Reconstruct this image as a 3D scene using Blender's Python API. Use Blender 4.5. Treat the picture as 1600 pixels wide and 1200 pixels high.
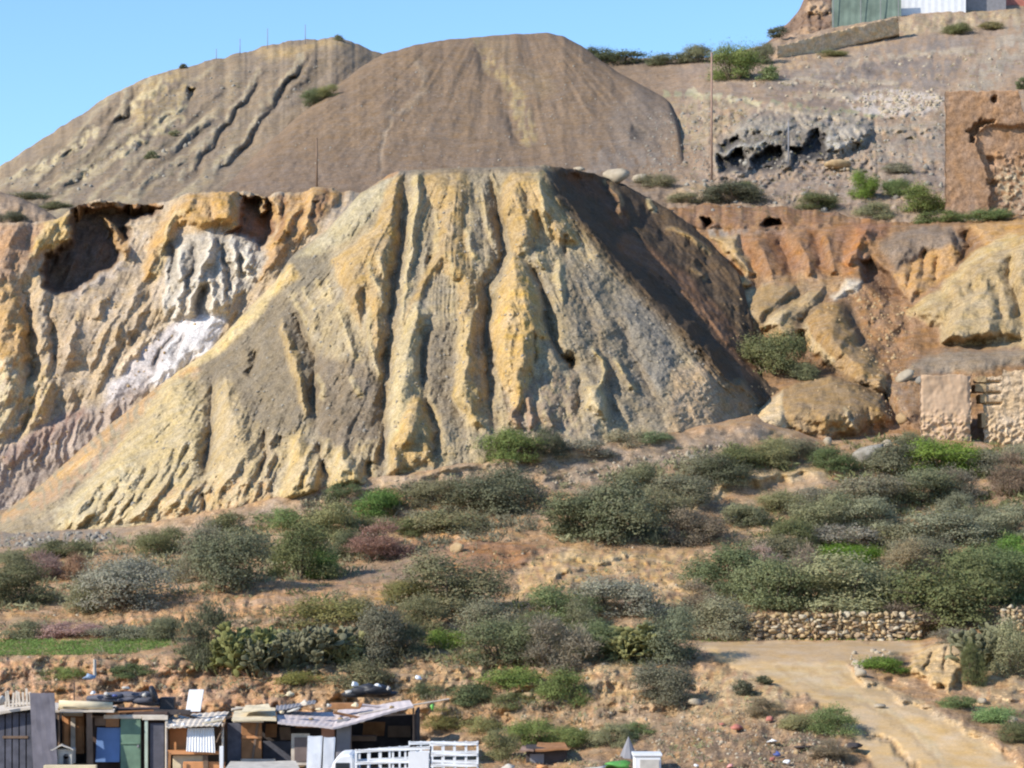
import bpy, bmesh, math, random
import numpy as np
from mathutils import Vector, Matrix
for _o in list(bpy.data.objects): bpy.data.objects.remove(_o)
SC = bpy.context.scene
COL = SC.collection
rng = np.random.default_rng(7); random.seed(7)

# ------------------------------------------------------------------ camera, sky, sun, exposure
F = 4000.0; U0 = 800.0; V0 = 850.0          # focal length and principal point, in photograph pixels
cam_d = bpy.data.cameras.new('camera'); cam = bpy.data.objects.new('camera', cam_d); COL.objects.link(cam)
cam.location = (0, 0, 0); cam.rotation_euler = (math.radians(90), 0, 0)
cam_d.sensor_width = 36; cam_d.lens = 36*F/1600; cam_d.shift_y = (V0-600)/1600
cam_d.clip_start = 1; cam_d.clip_end = 6000
SC.camera = cam
TO_SUN = Vector((-0.84, -0.46, 0.0)).normalized()
SUN_EL = math.radians(33)
TO_SUN = Vector((TO_SUN.x*math.cos(SUN_EL), TO_SUN.y*math.cos(SUN_EL), math.sin(SUN_EL)))
w = bpy.data.worlds.new('World'); SC.world = w; w.use_nodes = True
_n = w.node_tree.nodes; sky = _n.new('ShaderNodeTexSky'); sky.sky_type = 'NISHITA'; sky.sun_disc = False
sky.sun_elevation = SUN_EL; sky.sun_rotation = math.atan2(TO_SUN.x, TO_SUN.y) % (2*math.pi)
sky.altitude = 1200; sky.air_density = 1.15; sky.dust_density = 0.1; sky.ozone_density = 7.0
w.node_tree.links.new(sky.outputs[0], _n['Background'].inputs[0]); _n['Background'].inputs[1].default_value = 0.15
sun_d = bpy.data.lights.new('sun', 'SUN'); sun_d.energy = 4.05; sun_d.angle = math.radians(0.5); sun_d.color = (1.0, 0.94, 0.84)
sun = bpy.data.objects.new('sun', sun_d); COL.objects.link(sun); sun.rotation_euler = TO_SUN.to_track_quat('Z', 'Y').to_euler()
SC.view_settings.view_transform = 'Standard'; SC.view_settings.look = 'None'
SC.view_settings.exposure = 0.68; SC.view_settings.gamma = 1.0; SC.view_settings.use_curve_mapping = False
SC.cycles.filter_width = 2.2

# ------------------------------------------------------------------ helpers
def lin(c, k=1.0):
    c = np.asarray(c, float)/255.0
    return np.where(c <= 0.04045, c/12.92, ((c+0.055)/1.055)**2.4)*k
ALB = 0.68
def alb(r, g, b):
    c = lin((r, g, b), ALB); g_ = c@np.array([.3, .59, .11]); return (g_+(c-g_)*.86)*np.array([1.02, 1.0, .91])
def world(u, v, d): return Vector(((u-U0)/F*d, d, (V0-v)/F*d))
_perm = {}
def perlin(x, y, seed=0):
    if seed not in _perm:
        r = np.random.default_rng(1000+seed); p = r.permutation(256); _perm[seed] = (np.concatenate([p, p, p]), r.uniform(0, 2*np.pi, 256))
    p, ang = _perm[seed]
    xi = np.floor(x).astype(np.int64); yi = np.floor(y).astype(np.int64); xf = x-xi; yf = y-yi
    def g(ix, iy, dx, dy):
        a = ang[p[p[ix & 255]+(iy & 255)] & 255]
        return np.cos(a)*dx+np.sin(a)*dy
    s = xf*xf*xf*(xf*(xf*6-15)+10); t = yf*yf*yf*(yf*(yf*6-15)+10)
    a = g(xi, yi, xf, yf); b = g(xi+1, yi, xf-1, yf); c = g(xi, yi+1, xf, yf-1); d = g(xi+1, yi+1, xf-1, yf-1)
    return 1.5*((a+(b-a)*s)+((c+(d-c)*s)-(a+(b-a)*s))*t)
def fbm(x, y, seed=0, o=4, gain=0.5):
    r = 0; a = 1
    for i in range(o): r = r+a*perlin(x, y, seed+i); a *= gain; x = x*2.03; y = y*2.03
    return r
def ridged(x, y, seed=0, o=3, gain=0.5):     # 0..1, sharp crests
    r = 0; a = 1; s = 0
    for i in range(o): r = r+a*(1-np.abs(perlin(x, y, seed+i))*1.6); s += a; a *= gain; x = x*2.1; y = y*2.1
    return r/s
def sstep(a, b, x):
    t = np.clip((x-a)/(b-a), 0, 1); return t*t*(3-2*t)
def dist_line(P, pts):
    """distance of points P (n,2) to a polyline, and position 0..1 along it"""
    best = np.full(len(P), 1e9); pos = np.zeros(len(P)); n = len(pts)-1
    for i in range(n):
        a = np.array(pts[i][:2], float); b = np.array(pts[i+1][:2], float); d = b-a
        t = np.clip(((P-a)@d)/max(1e-9, d@d), 0, 1); q = np.hypot(*(P-(a+t[:, None]*d)).T)
        m = q < best; best[m] = q[m]; pos[m] = (i+t[m])/n
    return best, pos
def sdf_poly(P, poly):                        # positive inside
    poly = [tuple(p[:2]) for p in poly]
    d, _ = dist_line(P, poly+[poly[0]]); ins = np.zeros(len(P), bool)
    for i in range(len(poly)):
        (x1, y1), (x2, y2) = poly[i], poly[(i+1) % len(poly)]
        if y1 == y2: continue
        c = ((y1 > P[:, 1]) != (y2 > P[:, 1])) & (P[:, 0] < (x2-x1)*(P[:, 1]-y1)/(y2-y1)+x1)
        ins ^= c
    return np.where(ins, d, -d)

class Field:
    """relief (metres towards the viewer) and albedo laid over one sheet of terrain"""
    def __init__(s, U, V, base, warp=5, wl=26, seed=0):
        s.U = U.ravel(); s.V = V.ravel(); s.seed = seed
        s.WU = s.U+warp*fbm(s.U/wl, s.V/wl, seed+50, 3); s.WV = s.V+warp*fbm(s.U/wl, s.V/wl, seed+60, 3)
        s.kn = s.kw = s.kp = 1.0; s.r = np.zeros(len(s.U)); s.c = np.tile(np.asarray(base, float), (len(s.U), 1)); s.k = 0
    def sub(s, pts, pad):
        a = np.array([p[:2] for p in pts], float); lo = a.min(0)-pad; hi = a.max(0)+pad
        i = np.nonzero((s.WU > lo[0]) & (s.WU < hi[0]) & (s.WV > lo[1]) & (s.WV < hi[1]))[0]
        return i, np.stack([s.WU[i], s.WV[i]], 1)
    def _mix(s, i, m, col, brk):
        if brk: m = m*sstep(-brk*.5, .35, perlin(s.U[i]/9, s.V[i]/14, s.seed+77)+.25)
        m = m[:, None]; s.c[i] = s.c[i]*(1-m)+np.asarray(col)*m
    def blob(s, poly, a=0., soft=10, col=None, cs=8, mix=1., brk=0, pw=1.0):
        i, P = s.sub(poly, max(soft, cs)+4)
        if not len(i): return
        d = sdf_poly(P, poly)
        if a: s.r[i] += a*s.kp*sstep(-soft*.3*s.kw, soft*s.kw, d)**pw
        if col is not None: s._mix(i, sstep(-cs*.5, cs*.5, d)*mix, col, brk)
    def flat(s, poly, keep=.3, soft=14):
        i, P = s.sub(poly, soft)
        if len(i): s.r[i] *= 1-(1-keep)*sstep(-soft*.5, soft*.5, sdf_poly(P, poly))
    def line(s, pts, a=0., wd=12, col=None, cw=None, mix=1., brk=0, pw=1.5, taper=True):
        wd = wd*s.kw; a = a*(s.kn if a < 0 else s.kp); cw = cw or wd*.6; i, P = s.sub(pts, max(wd, cw)*1.3+2)
        if not len(i): return
        d, t = dist_line(P, pts); k = np.minimum(1, np.minimum(t, 1-t)*6+.25) if taper else 1.
        if a: s.r[i] += a*k*np.clip(1-d/wd, 0, 1)**pw
        if col is not None: s._mix(i, sstep(cw*1.25, cw*.5, d)*mix, col, brk)

def interp_line(us, pts, k):
    return np.interp(us, [p[0] for p in pts], [p[k] for p in pts])
def smooth1(a, n):
    if n < 2: return a
    ker = np.hanning(n+2)[1:-1]; ker /= ker.sum(); return np.convolve(np.pad(a, n, 'edge'), ker, 'same')[n:-n]
SHEETS = {}
class Sheet:
    """a piece of terrain: columns of rays, rows between contour lines given as (u, v, depth)"""
    def __init__(s, name, us, lines, rows, sm=9, jit=(), dsm=0):
        us = np.asarray(us, float); s.name = name; s.us = us; n = len(us)
        Vs = [smooth1(interp_line(us, l, 1), sm) for l in lines]; Ds = [smooth1(interp_line(us, l, 2), sm*3) for l in lines]
        for k, amp, wl in jit: Vs[k] = Vs[k]+amp*fbm(us/wl, us*0+3.3*k, 91+k, 4)
        for k in range(1, len(Vs)): Vs[k] = np.minimum(Vs[k], Vs[k-1]-.3)
        V = [Vs[0][None]]; D = [Ds[0][None]]
        for k in range(len(lines)-1):
            t = (np.arange(1, rows[k]+1)/rows[k])[:, None]
            V.append(Vs[k]+(Vs[k+1]-Vs[k])*t); D.append(Ds[k]+(Ds[k+1]-Ds[k])*t)
        s.V = np.concatenate(V); s.D = np.concatenate(D); s.U = np.broadcast_to(us, s.V.shape).copy(); s.top = s.V[-1]
        if dsm:
            D0 = s.D.copy(); ker = np.hanning(dsm*2+3)[1:-1]; ker /= ker.sum()
            P = np.pad(s.D, ((dsm, dsm), (0, 0)), 'edge'); s.D = sum(ker[j]*P[j:j+len(D0)] for j in range(2*dsm+1)); s.D[0] = D0[0]
        SHEETS[name] = s
    def finish(s, f, mat, crest=(1.5, 8), back=(25, 5, 8), kind='structure', label=None):
        R, C = s.V.shape; D = s.D-f.r.reshape(R, C)
        D = D+crest[0]*np.exp(-(s.V-s.top)/crest[1]); s.Dr = D
        X = (s.U-U0)/F*D; Z = (V0-s.V)/F*D; cols = f.c.reshape(R, C, 3)
        ln, dr, nb = back
        t = (np.arange(1, nb+1)/nb)[:, None]
        Xb = X[-1]+(s.us-U0)/F*ln*t; Yb = D[-1]+ln*t; Zb = Z[-1]-dr*t**1.2+0*Xb
        X = np.vstack([X, Xb]); Y = np.vstack([D, Yb]); Z = np.vstack([Z, Zb]); cols = np.concatenate([cols, np.repeat(cols[-1:], nb, 0)])
        R += nb; co = np.stack([X, Y, Z], -1).reshape(-1, 3)
        idx = np.arange(R*C).reshape(R, C)
        q = np.stack([idx[:-1, :-1], idx[:-1, 1:], idx[1:, 1:], idx[1:, :-1]], -1).reshape(-1, 4)
        o = mesh_np(s.name, co, q, mat, cols.reshape(-1, 3)); o['kind'] = kind
        s.obj = o; return o
    def depth(s, u, v):
        j = int(np.clip(round(np.interp(u, s.us, np.arange(len(s.us)))), 0, len(s.us)-1))
        return float(np.interp(-v, -s.V[:, j], s.Dr[:, j]))
    def at(s, u, v): return world(u, v, s.depth(u, v))
def mesh_np(name, co, faces, mat, cols=None, smooth=True, parent=None):
    me = bpy.data.meshes.new(name); co = np.asarray(co, np.float32); faces = np.asarray(faces, np.int32); k = faces.shape[1]
    me.vertices.add(len(co)); me.vertices.foreach_set('co', co.ravel())
    me.loops.add(faces.size); me.loops.foreach_set('vertex_index', faces.ravel())
    me.polygons.add(len(faces)); me.polygons.foreach_set('loop_start', np.arange(0, faces.size, k, dtype=np.int32))
    if smooth: me.polygons.foreach_set('use_smooth', np.ones(len(faces), bool))
    me.update(calc_edges=True)
    if cols is not None:
        at = me.color_attributes.new('albedo', 'FLOAT_COLOR', 'POINT')
        at.data.foreach_set('color', np.concatenate([np.clip(cols, 0, 1), np.ones((len(co), 1))], 1).astype(np.float32).ravel())
    o = bpy.data.objects.new(name, me); COL.objects.link(o)
    if mat: me.materials.append(mat)
    if parent: o.parent = parent
    return o

# ------------------------------------------------------------------ materials
def node_mat(name, rough=0.9, spec=0.15):
    m = bpy.data.materials.new(name); m.use_nodes = True; nt = m.node_tree; b = nt.nodes['Principled BSDF']
    b.inputs['Roughness'].default_value = rough; b.inputs['Specular IOR Level'].default_value = spec
    return m, nt, b
def terrain_mat(name, bump=0.5, fine=3.0, speck=0.5, con=1.0):
    m, nt, b = node_mat(name, .95, .05); N = nt.nodes.new; L = nt.links.new
    at = N('ShaderNodeAttribute'); at.attribute_name = 'albedo'; tc = N('ShaderNodeTexCoord')
    def noise(sc, det, ro=.6):
        n = N('ShaderNodeTexNoise'); n.inputs['Scale'].default_value = sc; n.inputs['Detail'].default_value = det; n.inputs['Roughness'].default_value = ro
        L(tc.outputs['Object'], n.inputs['Vector']); return n.outputs[0]
    def mp(x, a, c, lo=.25, hi=.75):
        r = N('ShaderNodeMapRange'); r.inputs[1].default_value = lo; r.inputs[2].default_value = hi; r.inputs[3].default_value = a; r.inputs[4].default_value = c; L(x, r.inputs[0]); return r.outputs[0]
    def mul(x, y):
        k = N('ShaderNodeMath'); k.operation = 'MULTIPLY'; L(x, k.inputs[0]); L(y, k.inputs[1]); return k.outputs[0]
    n1 = noise(.35, 6); n2 = noise(fine, 8, .7); n3 = noise(fine*4, 4, .6)
    vo = N('ShaderNodeTexVoronoi'); vo.inputs['Scale'].default_value = 3.3; L(tc.outputs['Object'], vo.inputs['Vector'])
    st = mp(vo.outputs[0], 1.0+speck, 1.0, .04, .22)
    f = mul(mul(mul(mp(n1, .84, 1.16), mp(n2, 1-.38*con, 1+.38*con)), mp(n3, 1-.34*con, 1+.34*con)), st)
    sc = N('ShaderNodeVectorMath'); sc.operation = 'SCALE'; L(at.outputs['Color'], sc.inputs[0]); L(f, sc.inputs['Scale'])
    # hue drift between warm and grey
    hs = N('ShaderNodeHueSaturation'); L(mp(noise(.9, 5), .74, 1.1), hs.inputs['Saturation']); L(sc.outputs[0], hs.inputs['Color'])
    L(hs.outputs[0], b.inputs['Base Color'])
    bp = N('ShaderNodeBump'); bp.inputs['Strength'].default_value = bump; bp.inputs['Distance'].default_value = .12
    ad = N('ShaderNodeMath'); L(n2, ad.inputs[0]); L(mul(n3, mp(n1, .2, .5)), ad.inputs[1]); L(ad.outputs[0], bp.inputs['Height']); L(bp.outputs[0], b.inputs['Normal'])
    return m
M_TER = terrain_mat('weathered spoil', .6, 2.6, .35)
M_STONY = terrain_mat('stony ground', .6, 3.2, .9)
M_TRACK = terrain_mat('packed dirt', .2, 3.0, .15, .3)
M_SMOOTH = terrain_mat('fine scree', .5, 3.0, .45)
# ------------------------------------------------------------------ terrain colours (soil and rock
OCH = alb(206, 168, 96); CRE = alb(222, 200, 150); GRY = alb(150, 134, 112); DGR = alb(132, 120, 108); ORA = alb(205, 150, 85)
RUST = alb(166, 106, 66); WHT = alb(246, 238, 240); PNK = alb(176, 148, 136); BRN = alb(150, 122, 98); TAN = alb(196, 162, 118)
BEI = alb(196, 168, 122); SLT = alb(140, 134, 130); RED = alb(165, 105, 75); OLV = alb(170, 160, 125)

def ext(pts, lo=-420, hi=2020):
    """carry the end values of a contour on beyond the picture"""
    a = list(pts); a.insert(0, (lo,)+tuple(a[0][1:])); a.append((hi,)+tuple(a[-1][1:])); return a
def cols_u(a, b, st): return np.arange(a, b+.1, st)

# ---- left part of the hill behind
us = np.concatenate([np.arange(-1000, -20, 20), cols_u(-20, 720, 2)])
L0 = [(-400, 380, 196), (0, 345, 198), (700, 335, 204)]
L1 = [(-400, 470, 240), (-200, 360, 245), (-50, 285, 250), (0, 260, 252), (50, 228, 256), (100, 195, 260), (170, 150, 268), (225, 122, 272), (280, 106, 276), (350, 90, 278), (400, 76, 280), (440, 66, 280), (490, 62, 281), (525, 58, 281), (550, 66, 282), (580, 78, 283), (720, 120, 284)]
s = Sheet('hillside', us, [L0, L1], [150], jit=[(1, 2.2, 20)]); f = Field(s.U, s.V, alb(160, 136, 108), 6, 30, 1)
dU = (f.U+f.V*1.25); dP = (f.U*.75-f.V*.6)          # along / across the down-left fall line
fl = ridged((f.U+1.05*f.V)/55, (f.U-f.V)/240, 5, 3); f.r += 1.0*fl+.5*fbm(f.U/40, f.V/40, 9, 3)+.12*fbm(f.U/8, f.V/7, 10, 2)
m = sstep(.55, .9, fl)*sstep(420, 260, f.U)*.75; f.c = f.c*(1-m[:, None])+alb(205, 182, 138)*m[:, None]
m = sstep(0, .7, fbm(f.U/60, f.V/40, 33, 4)+.2)*.5; f.c = f.c*(1-m[:, None])+alb(150, 132, 116)*m[:, None]
f.blob([(215, 128), (280, 110), (298, 135), (290, 160), (240, 200), (205, 195)], .8, 15, alb(205, 172, 112), 25, .8, .5)
f.blob([(400, 80), (530, 60), (545, 70), (480, 82), (420, 95)], .5, 10, alb(200, 165, 105), 14, .7)
for pts, a, wd in [([(482, 90), (462, 118), (445, 142), (422, 170), (413, 192), (392, 222), (368, 248), (345, 265)], -2.0, 9), ([(418, 112), (403, 138), (390, 156), (368, 182), (350, 205), (330, 232), (318, 248), (295, 282)], -1.9, 9),
                   ([(345, 185), (300, 215), (270, 240)], -1.5, 10), ([(215, 135), (205, 165), (190, 190)], -1.8, 10), ([(275, 170), (240, 210), (215, 235)], -1.2, 9), ([(200, 215), (165, 250), (120, 285), (90, 300)], -1.1, 10),
                   ([(100, 245), (60, 265), (20, 285)], -1, 10), ([(300, 250), (240, 285), (215, 310)], -1.3, 10)]:
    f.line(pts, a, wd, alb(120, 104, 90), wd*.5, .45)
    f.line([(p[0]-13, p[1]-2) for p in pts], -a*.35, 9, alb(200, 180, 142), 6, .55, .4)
f.blob([(290, 138), (302, 134), (306, 146), (298, 156), (288, 150)], -2.5, 5)
for k in range(24):
    x = random.uniform(60, 520); y = np.interp(x, [0, 170, 280, 440, 580], [265, 160, 112, 75, 85])+random.uniform(10, 110); l_ = random.uniform(30, 70)
    f.line([(x, y), (x-l_*.45+random.uniform(-4, 4), y+l_*.5), (x-l_, y+l_*.95)], -random.uniform(.6, 1.4), 9, alb(120, 104, 86), 5, .55)
for pts in [[(285, 185), (262, 200), (238, 205)], [(222, 210), (205, 225), (190, 240)], [(145, 260), (130, 275)], [(150, 205), (110, 235), (60, 268)], [(255, 130), (205, 170)], [(290, 160), (250, 190)]]:
    f.line(pts, 1.0, 11, alb(214, 190, 140), 8, .8, .4)
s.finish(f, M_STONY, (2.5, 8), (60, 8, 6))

# ---- smooth brown spoil cone in front of it
us = cols_u(300, 1140, 2)
L0 = [(300, 345, 199), (850, 320, 200), (1140, 312, 199)]
L1 = [(300, 300, 214), (335, 292, 215), (390, 250, 224), (440, 205, 232), (480, 170, 238), (520, 138, 244), (560, 108, 249), (600, 84, 253), (650, 70, 256), (700, 62, 258), (750, 57, 260), (800, 53, 261), (850, 51, 262), (880, 56, 260), (910, 72, 257), (935, 92, 252), (975, 118, 246), (1020, 142, 240), (1045, 158, 236), (1058, 182, 230), (1066, 215, 221), (1076, 260, 211), (1090, 300, 203), (1140, 308, 201)]
s = Sheet('spoil_cone', us, [L0, L1], [140], jit=[(1, 1.2, 25)]); f = Field(s.U, s.V, alb(150, 122, 94), 8, 40, 11)
t = (f.U-790)/(f.V+40); f.r += 0.5*ridged(t*8+.15*fbm(f.U/80, f.V/80, 3, 2), f.V/200, 15, 2)+.6*fbm(f.U/60, f.V/60, 16, 3)+.12*fbm(f.U/8, f.V/7, 18, 3)
f.line([(590, 80), (540, 120), (450, 200), (380, 262)], .8, 30)
f.line([(748, 62), (760, 90), (778, 115), (800, 145), (818, 180), (824, 215)], -.5, 26, alb(188, 160, 104), 14, .75, .3)
f.line([(765, 64), (800, 105), (850, 140)], .5, 22, alb(160, 134, 100), 20, .5)
f.line([(735, 70), (770, 130), (800, 190), (812, 235)], -.8, 18)
f.line([(655, 100), (668, 125), (650, 160), (610, 175)], .4, 12, alb(172, 148, 120), 6, .5); f.line([(615, 185), (595, 235), (588, 265)], -.5, 10, alb(176, 152, 124), 5, .6)
f.line([(905, 90), (960, 130), (985, 175)], -1.0, 26); f.line([(850, 60), (900, 120), (930, 200)], .7, 40)
f.blob([(1000, 130), (1040, 155), (1058, 185), (1050, 215), (1025, 240), (960, 235), (945, 180)], .9, 30, alb(138, 122, 110), 30, .7)
f.blob([(985, 195), (1010, 200), (1015, 225), (990, 222)], -.9, 8, alb(108, 98, 90), 14, .6)
m = sstep(.1, .9, fbm(f.U/35, f.V/60, 23, 4)+.15)*.45; f.c = f.c*(1-m[:, None])+alb(138, 116, 98)*m[:, None]
m = sstep(200, 290, f.V)*.5; f.c = f.c*(1-m[:, None])+alb(142, 118, 100)*m[:, None]
f.blob([(930, 225), (1030, 235), (1060, 260), (1040, 300), (900, 290)], .5, 20, alb(150, 136, 126), 30, .6, .5)
s.finish(f, M_SMOOTH, (5, 9), (50, 8, 6))

# ---- hillside on the right with the cave outcrop and the plateau above
us = np.concatenate([cols_u(880, 1640, 2), np.arange(1652, 2700, 24)])
L0 = [(880, 350, 193), (1050, 348, 192), (1600, 352, 191), (2000, 352, 190)]
La = [(880, 305, 198), (1100, 300, 200), (1600, 305, 200), (2000, 300, 200)]
Lb = [(880, 175, 222), (1040, 148, 232), (1100, 145, 234), (1200, 158, 232), (1370, 178, 228), (1600, 165, 230), (2000, 150, 230)]
Lb2 = [(880, 168, 229), (1040, 141, 239), (1100, 138, 241), (1200, 152, 238), (1370, 171, 235), (1600, 158, 236), (2000, 143, 236)]
Lc = [(880, 110, 246), (920, 92, 250), (960, 100, 253), (1100, 100, 258), (1200, 92, 266), (1300, 76, 274), (1400, 52, 282), (1600, 28, 288), (2000, -10, 295)]
L1 = [(880, 96, 250), (925, 80, 252), (960, 88, 255), (1050, 93, 262), (1110, 88, 266), (1190, 72, 272), (1215, 62, 276), (1300, 44, 281), (1400, 26, 286), (1500, 14, 290), (1600, 8, 293), (2000, -40, 300)]
OFF = lambda l: [(q[0], q[1], q[2]+float(np.interp(q[0], [880, 1000, 1060, 1200], [24, 18, 9, 0]))) for q in l]
s = Sheet('terraced_hillside', us, [L0, La]+[OFF(l) for l in (Lb, Lb2, Lc, L1)], [24, 74, 8, 46, 12], jit=[(5, 1.5, 14)], dsm=2); f = Field(s.U, s.V, alb(182, 150, 120), 6, 26, 21)
f.r += .8*fbm(f.U/34, f.V/26, 21, 4)+.2*fbm(f.U/9, f.V/8, 25, 3)
m = sstep(.0, .8, fbm(f.U/50, f.V/30, 27, 4)+.1)*.6; f.c = f.c*(1-m[:, None])+alb(160, 138, 124)*m[:, None]
m = (sstep(1120, 1000, f.U)*.8)[:, None]; f.c = f.c*(1-m)+alb(146, 122, 100)*m
f.blob([(1290, 95), (1480, 50), (1530, 60), (1470, 150), (1330, 140), (1200, 130)], .3, 20, alb(150, 138, 132), 40, .7, .4)
f.line([(1600, 50), (1560, 90), (1530, 140), (1500, 190)], .3, 30, alb(186, 168, 146), 28, .8, .3)
f.line([(1200, 140), (1300, 100), (1400, 55)], .3, 10, alb(180, 160, 140), 10, .6, .4)
f.blob([(1210, 80), (1300, 62), (1405, 40), (1405, 60), (1300, 92), (1240, 108), (1205, 105)], .3, 8, alb(206, 168, 124), 12, .9, .3)
f.blob([(1400, 30), (1600, 10), (1600, 35), (1480, 48), (1400, 58)], .2, 8, alb(196, 170, 130), 12, .8, .4)
f.blob([(1305, 155), (1345, 142), (1450, 142), (1480, 155), (1470, 172), (1380, 182), (1330, 172)], .5, 8, alb(226, 206, 190), 10, .9, .5)
r_ = np.random.default_rng(4)
for k in range(70):
    x, y = r_.uniform(1070, 1480), r_.uniform(95, 330)
    if y > 60+(1480-x)*.1: f.blob([(x-4, y), (x, y-3), (x+5, y-1), (x+4, y+3), (x-2, y+3)], r_.uniform(.3, .9), 4, alb(200, 176, 150), 4, .8)
for k in range(26):
    x, y = r_.uniform(1080, 1470), r_.uniform(110, 325); f.line([(x-8, y), (x, y-3), (x+9, y+1)], -.9, 5, alb(124, 108, 98), 4, .6)  # short dark strokes: shadows of the rocks put into the colour
f.line([(1040, 146), (1100, 151), (1180, 160), (1280, 170), (1375, 183)], 0, 6, alb(178, 172, 130), 5, .8, .2)
f.line([(1075, 143), (1110, 148), (1185, 158)], 0, 6, alb(206, 190, 150), 4, .8, .2)
f.blob([(1050, 160), (1115, 155), (1180, 165), (1150, 200), (1110, 225), (1060, 235)], .3, 15, alb(182, 158, 122), 25, .8, .3)
# rock outcrop with hollows under its ledges, their shade also painted into the colour
f.blob([(1112, 225), (1150, 200), (1180, 178), (1300, 172), (1360, 192), (1368, 212), (1340, 232), (1300, 246), (1230, 262), (1150, 275), (1115, 265)], 2.6, 12, alb(166, 152, 136), 14, .95)
i = np.nonzero((f.U > 1105) & (f.U < 1370) & (f.V > 165) & (f.V < 280))[0]
rk = ridged(f.U[i]/17, f.V[i]/13, 35, 4); f.r[i] += 1.5*(rk-.5)*sstep(165, 185, f.V[i])
f.blob([(1290, 190), (1350, 195), (1362, 212), (1320, 232), (1292, 236)], .9, 8, alb(196, 188, 180), 10, .9, .3)
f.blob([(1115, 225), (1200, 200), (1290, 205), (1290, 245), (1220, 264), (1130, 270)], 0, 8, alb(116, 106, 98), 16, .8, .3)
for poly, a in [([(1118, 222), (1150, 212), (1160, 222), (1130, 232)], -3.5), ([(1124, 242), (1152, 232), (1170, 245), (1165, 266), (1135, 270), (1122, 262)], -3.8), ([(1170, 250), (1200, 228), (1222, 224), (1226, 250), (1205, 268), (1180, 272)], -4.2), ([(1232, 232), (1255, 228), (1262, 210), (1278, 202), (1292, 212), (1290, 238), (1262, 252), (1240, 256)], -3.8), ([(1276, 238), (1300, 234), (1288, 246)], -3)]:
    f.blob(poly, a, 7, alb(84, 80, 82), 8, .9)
f.line([(1130, 240), (1175, 226), (1215, 218)], 1.4, 7, alb(190, 184, 176), 4, .8, .4); f.line([(1165, 205), (1240, 200)], .7, 8, alb(176, 168, 156), 6, .6, .5)
f.blob([(1060, 235), (1118, 228), (1118, 262), (1050, 265)], .2, 10, alb(168, 138, 112), 14, .7, .5)
f.blob([(1288, 252), (1328, 250), (1330, 262), (1295, 266)], 1.2, 5, alb(200, 168, 118), 5, .9)
f.blob([(1150, 270), (1300, 255), (1480, 230), (1480, 320), (1150, 300)], 0, 10, alb(166, 146, 130), 30, .6, .4)
for pts in [[(1180, 168), (1260, 178), (1360, 190)], [(1200, 122), (1300, 132), (1400, 128)], [(1330, 100), (1420, 86), (1520, 80)], [(1340, 206), (1420, 200), (1478, 196)], [(1240, 150), (1330, 150)]]:
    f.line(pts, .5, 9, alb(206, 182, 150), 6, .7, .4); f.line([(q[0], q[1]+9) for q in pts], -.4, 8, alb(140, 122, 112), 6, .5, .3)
f.blob([(1060, 285), (1110, 284), (1105, 302), (1040, 310)], .3, 8, alb(196, 162, 118), 10, .8)
f.blob([(1300, 200), (1480, 185), (1480, 250), (1340, 260)], .2, 10, alb(176, 158, 138), 30, .6, .4)
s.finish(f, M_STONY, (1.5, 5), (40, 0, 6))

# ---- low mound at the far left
us = np.concatenate([np.arange(-1000, -30, 20), cols_u(-30, 110, 2)])
s = Sheet('low_mound', us, [[(-400, 420, 186), (110, 390, 187)], [(-400, 320, 200), (-20, 296, 197), (0, 300, 196), (30, 308, 195), (60, 322, 194), (85, 338, 192), (110, 360, 190)]], [34]); f = Field(s.U, s.V, alb(170, 142, 116), 5, 20, 31)
f.r += .5*fbm(f.U/20, f.V/20, 31, 4); s.finish(f, M_STONY, (1.5, 6), (8, 6, 4))

# ---- ochre and white cliff on the left
us = np.concatenate([np.arange(-1000, -30, 20), cols_u(-30, 660, 1.6)])
L0 = [(-400, 900, 155), (0, 860, 158), (100, 830, 160), (200, 750, 163), (300, 640, 166), (400, 520, 170), (500, 420, 174), (660, 380, 178)]
Lm = [(-400, 640, 164), (0, 600, 166), (100, 560, 169), (250, 480, 172), (330, 440, 174), (420, 395, 177), (500, 350, 179), (660, 345, 180)]
L1 = [(-400, 360, 178), (-30, 350, 178), (40, 348, 179), (90, 344, 180), (112, 326, 181), (135, 316, 182), (160, 312, 183), (200, 318, 184), (250, 318, 184), (285, 304, 183), (320, 299, 183), (375, 299, 184), (420, 306, 186), (440, 300, 185), (470, 303, 186), (490, 290, 185), (510, 292, 186), (540, 299, 187), (600, 306, 188), (660, 306, 188)]
s = Sheet('badland_cliff', us, [L0, Lm, L1], [190, 150], jit=[(2, 3.0, 16)], dsm=8); f = Field(s.U, s.V, alb(200, 170, 130), 5, 22, 41)
f.kn = .75; f.kw = 1.2; f.kp = .9
f.r += .8*fbm(f.U/50, f.V/50, 41, 3)+.55*(ridged((f.U+.45*f.V)/46, (f.V-.45*f.U)/420, 44, 2)-.5)+.25*(ridged((f.U+.5*f.V)/13, (f.V-.5*f.U)/160, 47, 2)-.5)+.09*fbm(f.U/7, f.V/7, 49, 3)
st_ = sstep(-.2, .5, perlin((f.U+.5*f.V)/11, (f.V-.5*f.U)/140, 46))
m = sstep(-.1, .6, fbm(f.U/28, f.V/60, 48, 4))*.5+.3*st_; f.c = f.c*(1-m[:, None])+alb(208, 184, 158)*m[:, None]
f.blob([(-40, 345), (60, 350), (110, 335), (60, 400), (10, 440), (-40, 450)], .4, 20, alb(186, 138, 96), 24, .8)
f.blob([(55, 372), (75, 345), (105, 328), (122, 350), (110, 378), (70, 392), (45, 402)], 1.2, 9, alb(214, 176, 104), 8, .95)
f.blob([(-40, 450), (20, 440), (48, 500), (50, 560), (10, 580), (-40, 580)], .9, 16, alb(204, 158, 88), 14, .85)
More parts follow.
